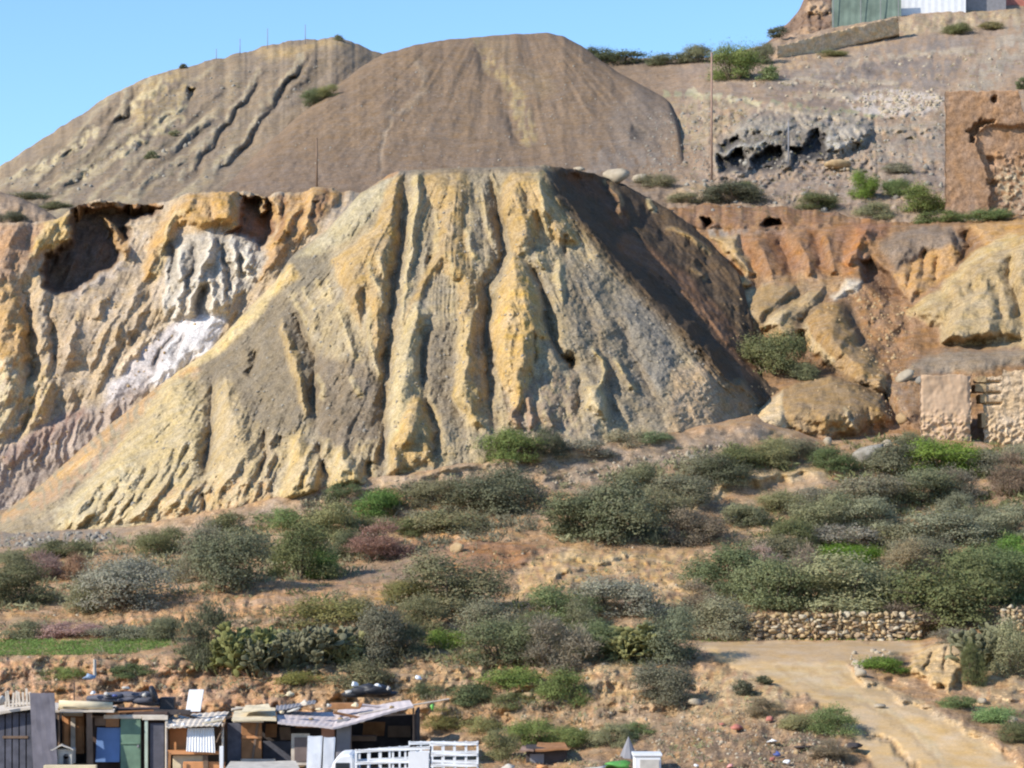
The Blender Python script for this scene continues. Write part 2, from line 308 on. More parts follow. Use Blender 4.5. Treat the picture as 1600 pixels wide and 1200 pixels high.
f.blob([(-40, 560), (30, 556), (48, 600), (30, 660), (0, 700), (-40, 700)], .7, 14, alb(216, 192, 146), 16, .9, .3)
f.blob([(50, 600), (80, 560), (90, 600), (60, 690), (20, 730), (40, 650)], .8, 12, alb(214, 182, 124), 12, .9, .3)
f.line([(38, 445), (45, 490), (48, 530), (50, 575), (40, 610)], -2.2, 14); f.line([(78, 470), (82, 520), (88, 570)], -1.4, 9); f.line([(62, 600), (40, 660), (20, 690)], -1.2, 10)
# the hollow below the rim, its cast shadow also put into the colour
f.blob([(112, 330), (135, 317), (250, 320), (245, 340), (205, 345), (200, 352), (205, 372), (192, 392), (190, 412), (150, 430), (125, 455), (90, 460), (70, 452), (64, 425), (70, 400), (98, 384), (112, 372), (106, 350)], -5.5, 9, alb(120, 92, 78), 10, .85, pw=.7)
f.blob([(155, 338), (164, 342), (172, 368), (185, 395), (200, 400), (198, 372), (182, 352), (168, 340)], 3.4, 7, alb(196, 152, 92), 6, .9)
f.blob([(112, 318), (250, 318), (245, 328), (115, 330)], 2.2, 5, alb(176, 128, 76), 6, .9)
# pale band and slope under the hollow
f.flat([(90, 470), (190, 415), (230, 420), (190, 520), (130, 620), (90, 600)], .45, 24)
f.blob([(80, 465), (130, 455), (190, 415), (215, 415), (180, 470), (130, 560), (80, 620), (90, 520)], .6, 18, alb(182, 156, 128), 22, .7, .3)
f.line([(195, 415), (150, 440), (120, 458)], .5, 9, alb(196, 176, 160), 8, .8, .2)
for pts in [[(200, 460), (165, 520), (140, 580)], [(225, 440), (190, 510), (150, 600)], [(235, 470), (190, 540)], [(165, 460), (150, 500)], [(120, 500), (105, 560)]]:
    f.line(pts, .9, 12, alb(202, 174, 138), 6, .7, .3)
# ochre bluff
f.blob([(282, 312), (300, 300), (368, 298), (372, 330), (370, 356), (345, 352), (320, 360), (290, 350), (270, 375), (250, 400), (240, 430), (222, 440), (230, 390), (250, 345)], 1.6, 12, alb(208, 160, 86), 10, .9)
f.blob([(335, 300), (370, 298), (370, 340), (345, 352), (330, 340)], 1.2, 8, alb(216, 164, 80), 8, .8)
f.line([(285, 330), (262, 352), (255, 390), (243, 432)], .8, 8, alb(220, 186, 124), 6, .8)
f.blob([(374, 306), (420, 306), (430, 330), (425, 365), (408, 395), (395, 380), (375, 372), (350, 366), (372, 350)], -4.2, 9, alb(150, 100, 62), 9, .9)  # hollow beside the bluff, its shadow put into the colour
f.blob([(405, 305), (416, 306), (420, 330), (408, 336)], 3.2, 5, alb(200, 160, 96), 5, .8)
f.blob([(425, 308), (470, 304), (490, 290), (545, 300), (500, 345), (440, 410), (400, 440), (420, 395), (430, 360)], .8, 14, alb(196, 146, 78), 12, .85)
for pts in [[(488, 292), (484, 330), (478, 362)], [(470, 318), (450, 350), (430, 375)], [(430, 312), (428, 335)], [(455, 345), (425, 385)]]: f.line(pts, 1.2, 10, alb(212, 164, 92), 7, .8)
for pts in [[(440, 310), (445, 345), (432, 372)], [(495, 312), (490, 340)], [(510, 300), (500, 330)]]: f.line(pts, -1.2, 8, alb(150, 102, 64), 6, .6)
# grey and white flutes
f.blob([(265, 372), (330, 360), (400, 372), (415, 400), (395, 450), (350, 500), (255, 506), (258, 440)], .4, 12, alb(200, 184, 164), 10, .9)
for pts, a in [([(332, 362), (327, 400), (312, 432), (303, 460), (297, 500)], 1.6), ([(285, 385), (280, 420), (288, 440), (272, 490)], 1.1), ([(328, 430), (335, 465), (332, 496)], 1.2), ([(362, 375), (368, 410), (372, 440), (362, 470)], 1.2), ([(262, 410), (262, 450), (258, 480)], 1.), ([(345, 400), (352, 450), (345, 490)], 1.), ([(385, 385), (388, 430)], 1.)]:
    f.line(pts, a, 11, alb(226, 212, 194), 6, .85)
for pts, a in [([(270, 385), (268, 420), (262, 440)], -1.6), ([(302, 385), (300, 420), (290, 445)], -1.2), ([(316, 450), (312, 480), (306, 500)], -.6), ([(345, 380), (356, 425), (355, 460)], -1.4), ([(375, 400), (372, 440)], -1)]: f.line(pts, a, 9, alb(132, 122, 114), 6, .5)
# white and pinkish scree
f.flat([(175, 590), (215, 555), (262, 505), (292, 494), (325, 488), (360, 490), (330, 545), (240, 610), (150, 680), (100, 720), (60, 700), (120, 640)], .2)
f.blob([(175, 590), (215, 555), (262, 510), (292, 497), (325, 492), (350, 500), (325, 540), (240, 605), (200, 625), (160, 640)], .5, 16, alb(216, 203, 202), 14, .95)
f.blob([(284, 500), (330, 488), (352, 498), (330, 545), (250, 600), (228, 606), (256, 560)], .3, 12, WHT*1.0, 8, .95)
f.line([(260, 505), (215, 545), (180, 585)], .5, 10, alb(222, 196, 164), 6, .8)
for pts in [[(275, 520), (255, 545), (238, 570)], [(250, 545), (240, 575)], [(285, 525), (265, 560)]]: f.line(pts, -.4, 6, alb(170, 156, 150), 5, .6)
f.flat([(160, 630), (240, 590), (200, 650), (140, 700), (60, 770), (-40, 840), (-40, 710), (60, 665)], .4, 20)
f.blob([(160, 640), (200, 612), (235, 600), (200, 640), (140, 690), (60, 760), (-40, 830), (-40, 720), (30, 690), (100, 645)], .2, 18, alb(192, 168, 152), 14, .95)
f.blob([(60, 668), (130, 635), (140, 650), (90, 690), (20, 730), (0, 715)], .2, 10, alb(166, 124, 108), 14, .8)
for x in range(-20, 200, 12):
    x0 = x+random.uniform(-4, 4); y0 = 705-(x0+20)*.36; f.line([(x0+14, y0-10), (x0+4, y0+24), (x0-2, y0+58)], random.uniform(.3, .6), 8, alb(192, 168, 150), 5, .5)
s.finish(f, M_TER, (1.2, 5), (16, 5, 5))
# ---- the fluted main heap
us = np.concatenate([np.arange(-1000, -30, 20), cols_u(-30, 1218, 1.5)])
TOE = [(-400, 850, 156), (-100, 842, 150), (0, 838, 147), (100, 832, 144), (200, 826, 141.5), (330, 800, 139.5), (450, 776, 138), (540, 752, 137.5), (620, 744, 137.5), (720, 728, 138), (850, 706, 139.5), (950, 694, 141.5), (1050, 676, 143.5), (1180, 662, 146), (1300, 650, 148)]
TOE_F = TOE
TOE = [q for q in TOE if q[0] < 1100]+[(1110, 670, 146), (1160, 665, 150.5), (1220, 655, 156)]
Lb = [(p[0], p[1]+32, p[2]+.6) for p in TOE]
MID = [(-400, 838, 158), (-100, 828, 153), (0, 822, 151.5), (100, 775, 150), (200, 735, 149), (330, 680, 149), (450, 600, 149.5), (540, 520, 150.5), (620, 490, 151), (720, 480, 151.5), (850, 480, 151.5), (900, 500, 151.2), (950, 535, 150.2), (1000, 560, 149.8), (1050, 590, 148.8), (1100, 612, 149.2), (1160, 632, 152), (1220, 630, 156.5)]
ARE = [(-400, 828, 160), (-100, 818, 156), (0, 806, 158), (60, 762, 158.5), (150, 682, 159), (250, 602, 160), (330, 546, 161), (385, 486, 162), (430, 441, 162.5), (455, 401, 163), (510, 361, 164), (560, 306, 164.5), (600, 280, 165), (620, 268.5, 165), (720, 264, 165.5), (830, 262, 165), (848, 264, 165), (870, 290, 164.2), (900, 330, 162.8), (930, 362, 161.2), (960, 398, 159.8), (1000, 442, 157.6), (1040, 484, 155.2), (1080, 524, 153), (1110, 556, 152), (1150, 590, 153), (1190, 618, 155.5), (1220, 612, 158)]
SIL = [(-400, 827, 160.5), (-100, 817, 156.5), (0, 805, 158.5), (60, 761, 159), (150, 681, 159.5), (250, 601, 160.5), (330, 545, 161.5), (385, 485, 162.5), (430, 440, 163), (455, 400, 163.5), (510, 360, 164.5), (560, 305, 165), (600, 278, 166), (620, 267, 166), (720, 262, 167), (830, 260, 167), (850, 258, 172), (900, 264, 179), (950, 278, 184), (975, 288, 185), (1000, 302, 185), (1050, 330, 183), (1080, 352, 181), (1110, 382, 178.5), (1140, 410, 175), (1155, 428, 173), (1175, 500, 166), (1190, 560, 162), (1204, 594, 160), (1220, 604, 160)]
s = Sheet('spoil_heap', us, [Lb, TOE, MID, ARE, SIL], [18, 170, 150, 90], sm=7, jit=[(4, 1.6, 18), (3, .8, 30)], dsm=5); f = Field(s.U, s.V, alb(172, 152, 120), 3.5, 30, 61)
f.kn = .74; f.kw = 1.25; f.kp = 1.0
t = (f.U-735)/(f.V-90); fr = f.V/330
front = sstep(0, 40, f.V-np.interp(f.U, [p[0] for p in ARE], [p[1] for p in ARE])-6)         # 1 on the face towards the viewer
wt = t+.02*fbm(f.U/90, f.V/90, 63, 2)
lowl = sstep(560, 700, f.V)*sstep(640, 500, f.U)
f.r += front*(.5*(ridged(wt*9, fr, 65, 2)-.5)+(.04+.16*sstep(-.1, .6, fbm(f.U/70, f.V/70, 66, 2))*sstep(900, 800, f.U)+.3*lowl)*(ridged(wt*27, fr*1.2, 67, 2)-.5)+.22*sstep(1000, 820, f.U)*sstep(-.4, .4, fbm(f.U/40, f.V/60, 68, 2))*(ridged(wt*42+.25*fbm(f.U/30, f.V/30, 62, 2), fr*2.2, 64, 3)-.5)+.07*sstep(960, 820, f.U)*(ridged(wt*60, fr*2, 69, 2)-.5))
f.r += .5*fbm(f.U/60, f.V/60, 71, 3)+.11*fbm(f.U/8, f.V/8, 72, 3)+.05*fbm(f.U/3.6, f.V/3.6, 74, 2)
m = sstep(.45, .8, ridged(wt*11, fr, 65, 2))*front*.6; f.c = f.c*(1-m[:, None])+alb(202, 174, 120)*m[:, None]
m = sstep(.1, .8, fbm(f.U/45, f.V/80, 73, 4)+.1)*.5; f.c = f.c*(1-m[:, None])+alb(160, 144, 122)*m[:, None]
m = (sstep(-.1, .5, perlin(wt*70, fr*3, 78))*front*.22)[:, None]; f.c = f.c*(1-m)+alb(206, 180, 134)*m
m = (sstep(0, .5, perlin(wt*40, fr*5, 79))*front*.25)[:, None]; f.c = f.c*(1-m)+alb(142, 122, 96)*m
HO = alb(196, 158, 92); HC = alb(206, 180, 126); HG = alb(140, 124, 102); HY = alb(200, 172, 110)
# grey scree panels
f.blob([(300, 575), (360, 525), (430, 455), (470, 470), (480, 540), (490, 660), (470, 675), (410, 680), (385, 640), (360, 595), (330, 600)], -.1, 20, HG, 24, .85)
f.blob([(430, 420), (470, 385), (520, 390), (515, 430), (480, 460), (450, 450)], 0, 12, alb(142, 128, 106), 14, .9)
f.blob([(490, 560), (560, 560), (600, 600), (595, 700), (560, 715), (495, 680)], 0, 14, alb(138, 119, 97), 18, .85)
f.blob([(660, 520), (710, 500), (712, 600), (700, 680), (665, 600)], 0, 12, alb(148, 130, 106), 14, .8)
f.blob([(880, 400), (960, 420), (1040, 490), (1090, 540), (1060, 590), (1040, 660), (960, 680), (900, 560), (870, 480)], 0, 20, alb(156, 139, 114), 26, .85)
f.blob([(960, 440), (1040, 490), (1060, 560), (1030, 620), (990, 560)], .3, 22, alb(146, 137, 126), 24, .8)
f.blob([(1050, 580), (1110, 560), (1180, 630), (1150, 680), (1040, 690)], .4, 18, alb(190, 158, 120), 20, .85)
f.blob([(780, 600), (900, 580), (910, 680), (800, 690)], 0, 14, alb(160, 136, 116), 24, .7, .3)
# upper left pale sheet and the edge band
f.blob([(625, 268), (560, 306), (510, 362), (462, 402), (500, 396), (545, 372), (585, 335), (605, 295)], .3, 10, alb(196, 178, 138), 10, .9)
f.line([(618, 268), (570, 288), (520, 335), (505, 352)], .1, 10, alb(196, 140, 80), 5, .7)
f.line([(452, 428), (430, 448), (395, 490), (355, 530), (312, 562), (260, 600)], .5, 14, alb(220, 190, 126), 11, .9)
f.line([(435, 440), (460, 430), (452, 420)], .3, 12, alb(212, 176, 106), 10, .8)
f.line([(300, 580), (230, 628), (150, 690), (80, 758), (10, 805)], .4, 16, alb(206, 160, 104), 14, .8, .2)
f.line([(250, 640), (170, 710), (60, 790)], .2, 12, alb(190, 150, 112), 12, .7, .3); f.line([(148, 705), (115, 730), (95, 745)], .4, 8, alb(216, 168, 96), 6, .9)
# ribs
def rib(poly, a, soft, col, mix=.9, cs=9): f.blob(poly, a, soft, col, cs, mix)
rib([(630, 272), (629, 320), (622, 380), (612, 430), (604, 490), (600, 540), (592, 575), (584, 555), (580, 500), (570, 460), (562, 514), (545, 482), (526, 428), (520, 405), (545, 385), (572, 365), (592, 340), (602, 300), (614, 278)], 1.5, 20, HO)
rib([(645, 267), (662, 266), (661, 310), (656, 350), (650, 400), (640, 440), (630, 505), (624, 505), (631, 440), (636, 380), (643, 330)], 1.2, 11, HC)
rib([(662, 265), (728, 262), (735, 300), (727, 350), (728, 400), (742, 430), (752, 440), (747, 470), (735, 495), (722, 512), (716, 480), (715, 440), (700, 430), (690, 420), (672, 442), (652, 472), (628, 508), (640, 470), (666, 420), (678, 390), (680, 330), (668, 300)], 1.3, 20, HO, .85)
rib([(655, 470), (668, 490), (662, 520), (658, 560), (656, 600), (662, 640), (650, 690), (630, 705), (620, 748), (604, 740), (607, 690), (611, 620), (616, 560), (630, 510), (645, 475)], 1.6, 16, HC, .95)
rib([(650, 612), (662, 622), (676, 660), (688, 698), (682, 728), (650, 730), (628, 742), (606, 742), (610, 700), (625, 660)], 1.3, 16, alb(206, 166, 94))
rib([(738, 486), (748, 470), (744, 510), (740, 545), (747, 560), (743, 600), (750, 640), (760, 668), (737, 668), (728, 648), (718, 642), (705, 618), (711, 580), (717, 560), (713, 530), (722, 505)], 1.7, 15, alb(204, 170, 104), .95)
rib([(800, 262), (845, 263), (868, 300), (898, 345), (905, 380), (885, 388), (868, 380), (856, 366), (845, 345), (838, 380), (822, 395), (808, 400), (797, 390), (796, 362), (781, 335), (778, 318), (786, 288)], 1.5, 18, HO)
rib([(801, 398), (812, 405), (826, 430), (842, 460), (850, 500), (862, 532), (845, 530), (836, 570), (826, 602), (816, 640), (804, 640), (790, 610), (774, 570), (766, 530), (775, 490), (778, 450), (790, 420)], 1.9, 20, alb(212, 170, 92), .97)
rib([(812, 520), (830, 540), (832, 580), (818, 630), (805, 635), (802, 580)], .8, 10, HO, .5)
rib([(870, 400), (880, 410), (884, 440), (880, 478), (872, 462), (864, 430)], 1.0, 8, HC, .8)
rib([(770, 266), (778, 285), (782, 305), (776, 300), (766, 275)], .9, 5, HC, .8)
rib([(920, 605), (938, 600), (948, 625), (946, 656), (930, 650), (916, 636)], 1.5, 10, alb(210, 182, 128))
f.line([(925, 545), (940, 560), (945, 580), (936, 602)], 1.0, 7, HC, 4, .9); f.line([(962, 560), (978, 590), (992, 610)], 1.0, 9, HC, 5, .7, .3)
f.line([(850, 268), (885, 320), (930, 385)], .5, 26, alb(204, 176, 118), 24, .7, .3); f.line([(930, 385), (985, 450)], .3, 22, alb(172, 152, 122), 22, .6, .4)
f.line([(805, 640), (800, 655), (812, 665)], 1., 8, alb(190, 152, 112), 6, .7); f.line([(822, 612), (832, 650), (828, 672)], 1., 9, alb(186, 146, 110), 7, .7); f.line([(850, 640), (865, 668)], .7, 8)
# left and lower ribs
rib([(440, 500), (455, 520), (466, 560), (476, 600), (484, 640), (476, 655), (466, 625), (458, 590), (446, 550), (436, 520)], 1.6, 10, alb(196, 164, 106))
rib([(350, 590), (364, 600), (375, 630), (395, 680), (408, 720), (404, 770), (340, 772), (330, 725), (338, 660), (341, 622)], 1.3, 18, alb(200, 172, 122))
rib([(262, 590), (300, 590), (318, 640), (322, 690), (312, 740), (300, 800), (150, 822), (78, 822), (130, 760), (215, 660)], 1.2, 18, alb(206, 180, 126), .9, 14)
rib([(415, 690), (428, 680), (430, 720), (420, 770), (408, 770)], 1.0, 9, alb(190, 164, 126))
rib([(454, 682), (474, 672), (486, 716), (504, 742), (500, 770), (470, 790), (430, 788), (446, 740), (454, 715)], 1.6, 14, alb(210, 176, 110))
rib([(522, 705), (536, 692), (548, 712), (570, 738), (574, 762), (512, 766)], 1.5, 12, alb(212, 180, 116))
rib([(556, 760), (575, 740), (580, 760)], .8, 6, HC)
f.blob([(240, 770), (330, 752), (420, 748), (430, 790), (330, 812), (240, 815)], .2, 8, alb(208, 162, 100), 16, .8, .4)
f.blob([(85, 800), (200, 720), (230, 740), (180, 815), (90, 825)], 0, 8, alb(214, 194, 152), 20, .7, .4)
for x in range(100, 585, 13):
    x0 = x+random.uniform(-4, 4); yb = np.interp(x0, [p[0] for p in TOE], [p[1] for p in TOE])-8; h = random.uniform(30, 75); a = random.uniform(.3, .75); dx = (x0-735)*.10
    f.line([(x0-dx, yb-h), (x0-dx*.4, yb-h*.4), (x0, yb)], a, 8, alb(214, 186, 134), 4, .55)
for x in range(120, 320, 22):
    x0 = x+random.uniform(-6, 6); y0 = 800-(x0-100)*.55; f.line([(x0, y0), (x0-16, y0+36), (x0-40, y0+80)], -random.uniform(.5, 1.), 8)
# thin ribs and gullies
for pts, a in [([(530, 482), (542, 525), (557, 560)], 1.2), ([(577, 485), (580, 540), (586, 570), (598, 594)], 1.2), ([(492, 440), (508, 462)], .7), ([(475, 450), (490, 478)], .7), ([(590, 400), (603, 440)], .8), ([(575, 410), (595, 460)], .7), ([(497, 585), (506, 610), (504, 622)], 1.0), ([(455, 460), (470, 490), (478, 505)], .7), ([(512, 440), (520, 470)], .7), ([(550, 590), (562, 615)], .7), ([(730, 360), (736, 390), (746, 405)], 1.0), ([(743, 300), (752, 330), (772, 380)], .7), ([(820, 385), (832, 425)], .8), ([(840, 395), (850, 425)], .8), ([(682, 335), (682, 390)], .7), ([(700, 400), (712, 440)], .6), ([(842, 270), (850, 330), (853, 370)], .8)]:
    f.line(pts, a*.65, 9, HC, 5, .6)
for pts, a, wd in [([(632, 268), (630, 330), (625, 400), (612, 480), (604, 550), (600, 610), (598, 680), (594, 730)], -2.0, 15), ([(770, 270), (777, 333), (788, 385), (777, 425), (760, 455), (765, 492), (757, 540), (765, 577), (762, 628), (773, 668)], -2.4, 15), ([(742, 300), (760, 360), (775, 410)], -.9, 10),
                   ([(822, 300), (820, 340)], -.8, 9), ([(822, 402), (847, 442), (858, 492), (866, 535), (880, 555), (895, 570)], -2.1, 11), ([(886, 560), (896, 568), (890, 578)], -2.2, 12), ([(835, 520), (834, 570)], -1.0, 6), ([(662, 625), (685, 671), (680, 716)], -1.3, 10), ([(662, 510), (660, 570), (664, 615)], -.9, 9),
                   ([(456, 490), (478, 530), (492, 565), (490, 610), (491, 662)], -2.6, 17), ([(400, 545), (396, 575), (386, 590)], -2.0, 12), ([(332, 590), (330, 640), (326, 700), (318, 740)], -1.8, 11), ([(410, 672), (416, 700), (410, 740)], -1.4, 10), ([(440, 680), (438, 700)], -1.2, 8), ([(495, 690), (505, 725), (512, 750)], -1.5, 9), ([(580, 720), (578, 745)], -1.2, 9), ([(318, 770), (322, 800)], -1.2, 7),
                   ([(672, 400), (668, 415)], -.8, 6), ([(900, 440), (930, 520), (955, 580)], -.7, 22), ([(960, 500), (1000, 580), (1030, 640)], -1.0, 24), ([(950, 585), (955, 620), (960, 650)], -1., 14), ([(905, 590), (905, 640)], -.9, 10), ([(884, 365), (884, 400)], -1.0, 7)]:
    f.line(pts, a, wd, alb(142, 122, 98), wd*.5, .35)  # gully colour holds grey soil and part of the gully's shade
# the flank turned away to the right: brown with its shade painted into the colour, and rust
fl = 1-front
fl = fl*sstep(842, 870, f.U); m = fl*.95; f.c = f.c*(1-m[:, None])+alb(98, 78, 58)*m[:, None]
du = f.U-np.interp(f.V, [262, 290, 330, 362, 398, 442, 484, 524, 556, 590, 640], [848, 870, 900, 930, 960, 1000, 1040, 1080, 1110, 1140, 1180])
du = du+9*fbm(f.U/40, f.V/40, 76, 3)
f.r -= 6.0*sstep(-2, 26, du)*(1-.2*sstep(34, 120, du))*sstep(620, 540, f.V)*sstep(262, 285, f.V)
f.line([(980, 380), (1060, 440), (1120, 500), (1170, 580)], .8, 22, alb(150, 106, 72), 18, .7); f.line([(950, 285), (965, 310), (975, 335)], 1.6, 12, alb(196, 158, 98), 8, .8, .3)
f.line([(900, 280), (945, 300), (970, 340)], .3, 14, alb(130, 88, 58), 16, .6); f.line([(1045, 355), (1080, 372), (1110, 395)], 1.2, 10, alb(186, 150, 92), 5, .7); f.line([(1078, 410), (1100, 432)], 1.4, 10, alb(190, 152, 96), 7, .8, .3)
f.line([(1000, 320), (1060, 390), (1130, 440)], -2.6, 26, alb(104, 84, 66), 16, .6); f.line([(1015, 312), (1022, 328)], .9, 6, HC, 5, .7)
f.blob([(1115, 600), (1160, 592), (1185, 620), (1170, 650), (1125, 650)], 0, 8, alb(150, 128, 96), 10, .7)
for k in range(0): f.line([(1118+k*11, 598+k*3), (1126+k*12, 624+k*3)], .8, 5, alb(186, 162, 116), 3, .6)
i = np.nonzero(fl > .3)[0]; f.r[i] += 1.3*(ridged((f.U[i]*.75-f.V[i]*.65)/30, (f.U[i]+f.V[i])/160, 75, 3)-.5)*fl[i]
f.blob([(625, 262), (850, 258), (850, 268), (620, 274)], 0, 4, alb(140, 124, 108), 5, .6)
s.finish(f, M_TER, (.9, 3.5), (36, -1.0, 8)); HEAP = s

# ---- badlands on the right
us = np.concatenate([cols_u(1030, 1640, 1.6), np.arange(1650, 2700, 20)])
L0 = [(1030, 705, 150.5), (1180, 690, 149), (1300, 690, 149.5), (1440, 700, 150), (1600, 715, 150), (2000, 720, 150)]
L0b = [(1030, 660, 154), (1180, 655, 152.4), (1300, 650, 153), (1440, 650, 154), (1600, 640, 155), (2000, 640, 155)]
La = [(1030, 560, 166), (1200, 590, 161), (1300, 585, 162), (1440, 575, 162), (1530, 560, 163), (1600, 552, 163), (2000, 545, 163)]
La2 = [(1030, 545, 170), (1200, 560, 166), (1300, 555, 166), (1440, 545, 168), (1530, 537, 169), (1600, 530, 169), (2000, 520, 169)]
Lb = [(1030, 430, 182), (1150, 430, 182), (1250, 430, 181), (1350, 425, 180), (1450, 430, 179), (1530, 400, 179), (1600, 370, 179), (2000, 330, 179)]
Lc = [(1030, 358, 188), (1120, 362, 188), (1300, 358, 188), (1390, 355, 187), (1490, 352, 186), (1600, 348, 185), (2000, 320, 185)]
L1 = [(1030, 330, 191), (1060, 322, 192), (1110, 319, 193), (1200, 322, 193), (1300, 332, 193), (1330, 340, 192), (1400, 347, 190), (1490, 344, 190), (1540, 342, 188), (1600, 336, 188), (2000, 300, 188)]
s = Sheet('orange_badlands', us, [L0, L0b, La, La2, Lb, Lc, L1], [40, 60, 24, 90, 44, 20], jit=[(6, 4.0, 22)], dsm=6); f = Field(s.U, s.V, alb(168, 124, 78), 4, 24, 81)
f.kn = .6; f.kw = 1.25
f.r += .8*fbm(f.U/70, f.V/55, 81, 3)+.2*(ridged((f.U+.3*f.V)/34, f.V/90, 84, 2)-.5)+.08*fbm(f.U/8, f.V/8, 86, 3)
f.blob([(1060, 318), (1310, 325), (1300, 354), (1180, 360), (1050, 358)], .8, 6, alb(158, 114, 80), 16, .8, .2)
for poly in [[(1092, 342), (1108, 338), (1114, 352), (1100, 356)], [(1186, 352), (1196, 342), (1220, 340), (1226, 350), (1205, 356)]]: f.blob(poly, -3.2, 4, alb(90, 56, 40), 6, .8)  # holes in the bank, the shade inside them painted dark
f.blob([(1105, 360), (1300, 356), (1320, 366), (1110, 372)], .2, 5, alb(176, 162, 148), 6, .8, .4)
f.blob([(1140, 365), (1330, 350), (1350, 380), (1335, 412), (1270, 440), (1190, 430), (1155, 400)], .5, 18, alb(168, 114, 66), 18, .9)
f.blob([(1110, 372), (1155, 366), (1160, 392), (1182, 428), (1168, 432), (1150, 412)], 1.8, 9, alb(200, 164, 108), 8, .95)
f.line([(1355, 352), (1340, 385), (1325, 415)], 1.6, 18, alb(188, 126, 66), 16, .9); f.blob([(1330, 350), (1390, 350), (1385, 372), (1345, 372)], .5, 8, alb(164, 112, 76), 10, .8)
f.blob([(1340, 405), (1360, 400), (1395, 430), (1415, 470), (1390, 475), (1350, 440)], -2.6, 12, alb(134, 98, 72), 12, .8)  # right side of the ridge, its shadow painted into the colour
f.blob([(1298, 462), (1322, 436), (1348, 438), (1340, 455), (1305, 472)], 1.0, 8, alb(226, 206, 178), 8, .9)
f.blob([(1200, 430), (1280, 425), (1320, 440), (1290, 465), (1230, 470), (1190, 450)], .6, 12, alb(196, 156, 104), 14, .8)
for pts in [[(1180, 372), (1198, 408), (1212, 440)], [(1240, 366), (1262, 402), (1268, 432)], [(1290, 362), (1302, 400), (1298, 432)]]: f.line(pts, 1.5, 24, alb(176, 130, 80), 16, .5)
for pts in [[(1212, 372), (1232, 405), (1240, 436)], [(1268, 366), (1282, 400), (1284, 428)]]: f.line(pts, -1.6, 14, alb(140, 96, 62), 10, .5)
# rounded lobes
def lobe(poly, a, soft, col, lit=None, pw=.65):
    f.blob(poly, a*1.6, soft*1.1, col, 8, .9, pw=pw)
    if lit: f.line(lit, .4, 10, alb(214, 184, 132), 8, .8)  # pale stroke paints the sunlit edge of the lobe into the colour
lobe([(1128, 452), (1142, 434), (1165, 430), (1178, 445), (1168, 462), (1150, 472), (1134, 466)], 2.2, 14, alb(204, 168, 112), [(1136, 448), (1148, 466)])
lobe([(1134, 488), (1160, 462), (1190, 445), (1240, 448), (1246, 470), (1222, 500), (1190, 516), (1158, 505)], 1.8, 18, alb(180, 146, 92), [(1140, 488), (1172, 455)])
lobe([(1186, 510), (1215, 482), (1250, 460), (1285, 452), (1280, 485), (1258, 505), (1250, 540), (1215, 530)], 1.9, 16, alb(190, 158, 106), [(1196, 510), (1222, 488)])
lobe([(1250, 512), (1262, 490), (1290, 470), (1315, 478), (1332, 505), (1345, 540), (1368, 560), (1384, 590), (1380, 612), (1340, 600), (1298, 572), (1275, 545)], 2.6, 26, alb(184, 144, 84), [(1255, 512), (1268, 538), (1296, 566)])
lobe([(1165, 668), (1188, 640), (1221, 608), (1260, 592), (1296, 586), (1335, 590), (1368, 604), (1388, 630), (1394, 654), (1360, 664), (1320, 676), (1240, 682)], 2.6, 26, alb(178, 142, 88))
f.blob([(1164, 668), (1186, 642), (1221, 610), (1226, 640), (1228, 672), (1206, 680)], .8, 8, alb(222, 190, 140), 6, .95)
f.line([(1322, 640), (1330, 664), (1342, 672)], .5, 6, alb(208, 178, 128), 5, .8); f.line([(1240, 612), (1270, 640), (1278, 670)], -.7, 10)
f.line([(1250, 590), (1300, 580), (1380, 618), (1398, 655)], -3.2, 14, alb(120, 92, 64), 8, .6); f.line([(1382, 620), (1396, 640), (1405, 660)], -2.2, 14); f.line([(1248, 512), (1252, 545), (1280, 572)], -3.0, 15, alb(120, 92, 64), 8, .5); f.line([(1184, 508), (1220, 480), (1254, 456)], -2.4, 10, alb(124, 96, 66), 6, .5); f.line([(1128, 476), (1160, 458), (1186, 440)], -2.4, 9, alb(124, 96, 66), 6, .5); f.line([(1246, 508), (1262, 486), (1292, 466)], -2.2, 9, alb(124, 96, 66), 6, .5); f.line([(1318, 482), (1340, 510), (1352, 540)], -2.2, 13, alb(110, 92, 70), 10, .5)  # creases between lobes darkened in colour to stand for their shade
f.line([(1130, 476), (1160, 520), (1195, 575)], -1.6, 16)
f.blob([(1345, 450), (1425, 470), (1430, 560), (1400, 575), (1365, 545), (1345, 510)], -.3, 14, alb(172, 124, 76), 16, .8, .3)
i = np.nonzero((f.U > 1335) & (f.U < 1440) & (f.V > 440) & (f.V < 600))[0]; f.r[i] += .7*(ridged(f.U[i]/26, f.V[i]/30, 88, 3)-.55)*sstep(1335, 1360, f.U[i])*sstep(1440, 1415, f.U[i])
# grey capped dome and the big fluted mound at the edge
f.blob([(1372, 384), (1400, 362), (1440, 352), (1486, 352), (1505, 372), (1500, 395), (1470, 400), (1440, 400), (1400, 420)], 1.4, 16, alb(148, 126, 106), 12, .9)
f.blob([(1395, 425), (1440, 400), (1490, 380), (1504, 400), (1490, 430), (1450, 455), (1420, 468)], 1.0, 14, alb(200, 148, 74), 10, .9)
for pts in [[(1445, 390), (1440, 440)], [(1490, 362), (1500, 392)], [(1465, 400), (1460, 440)], [(1425, 410), (1420, 450)]]: f.line(pts, -1.6, 8)
f.line([(1505, 360), (1515, 385), (1500, 410)], -2.6, 13, alb(120, 84, 50), 8, .6)
f.blob([(1510, 352), (1580, 345), (1640, 338), (1640, 372), (1540, 385)], .8, 10, alb(202, 150, 72), 10, .9)
f.blob([(1424, 486), (1470, 455), (1490, 430), (1520, 400), (1542, 386), (1580, 372), (1640, 352), (1640, 545), (1500, 540), (1472, 536), (1470, 515), (1440, 500)], 2.8, 22, alb(190, 160, 108), 12, .95)
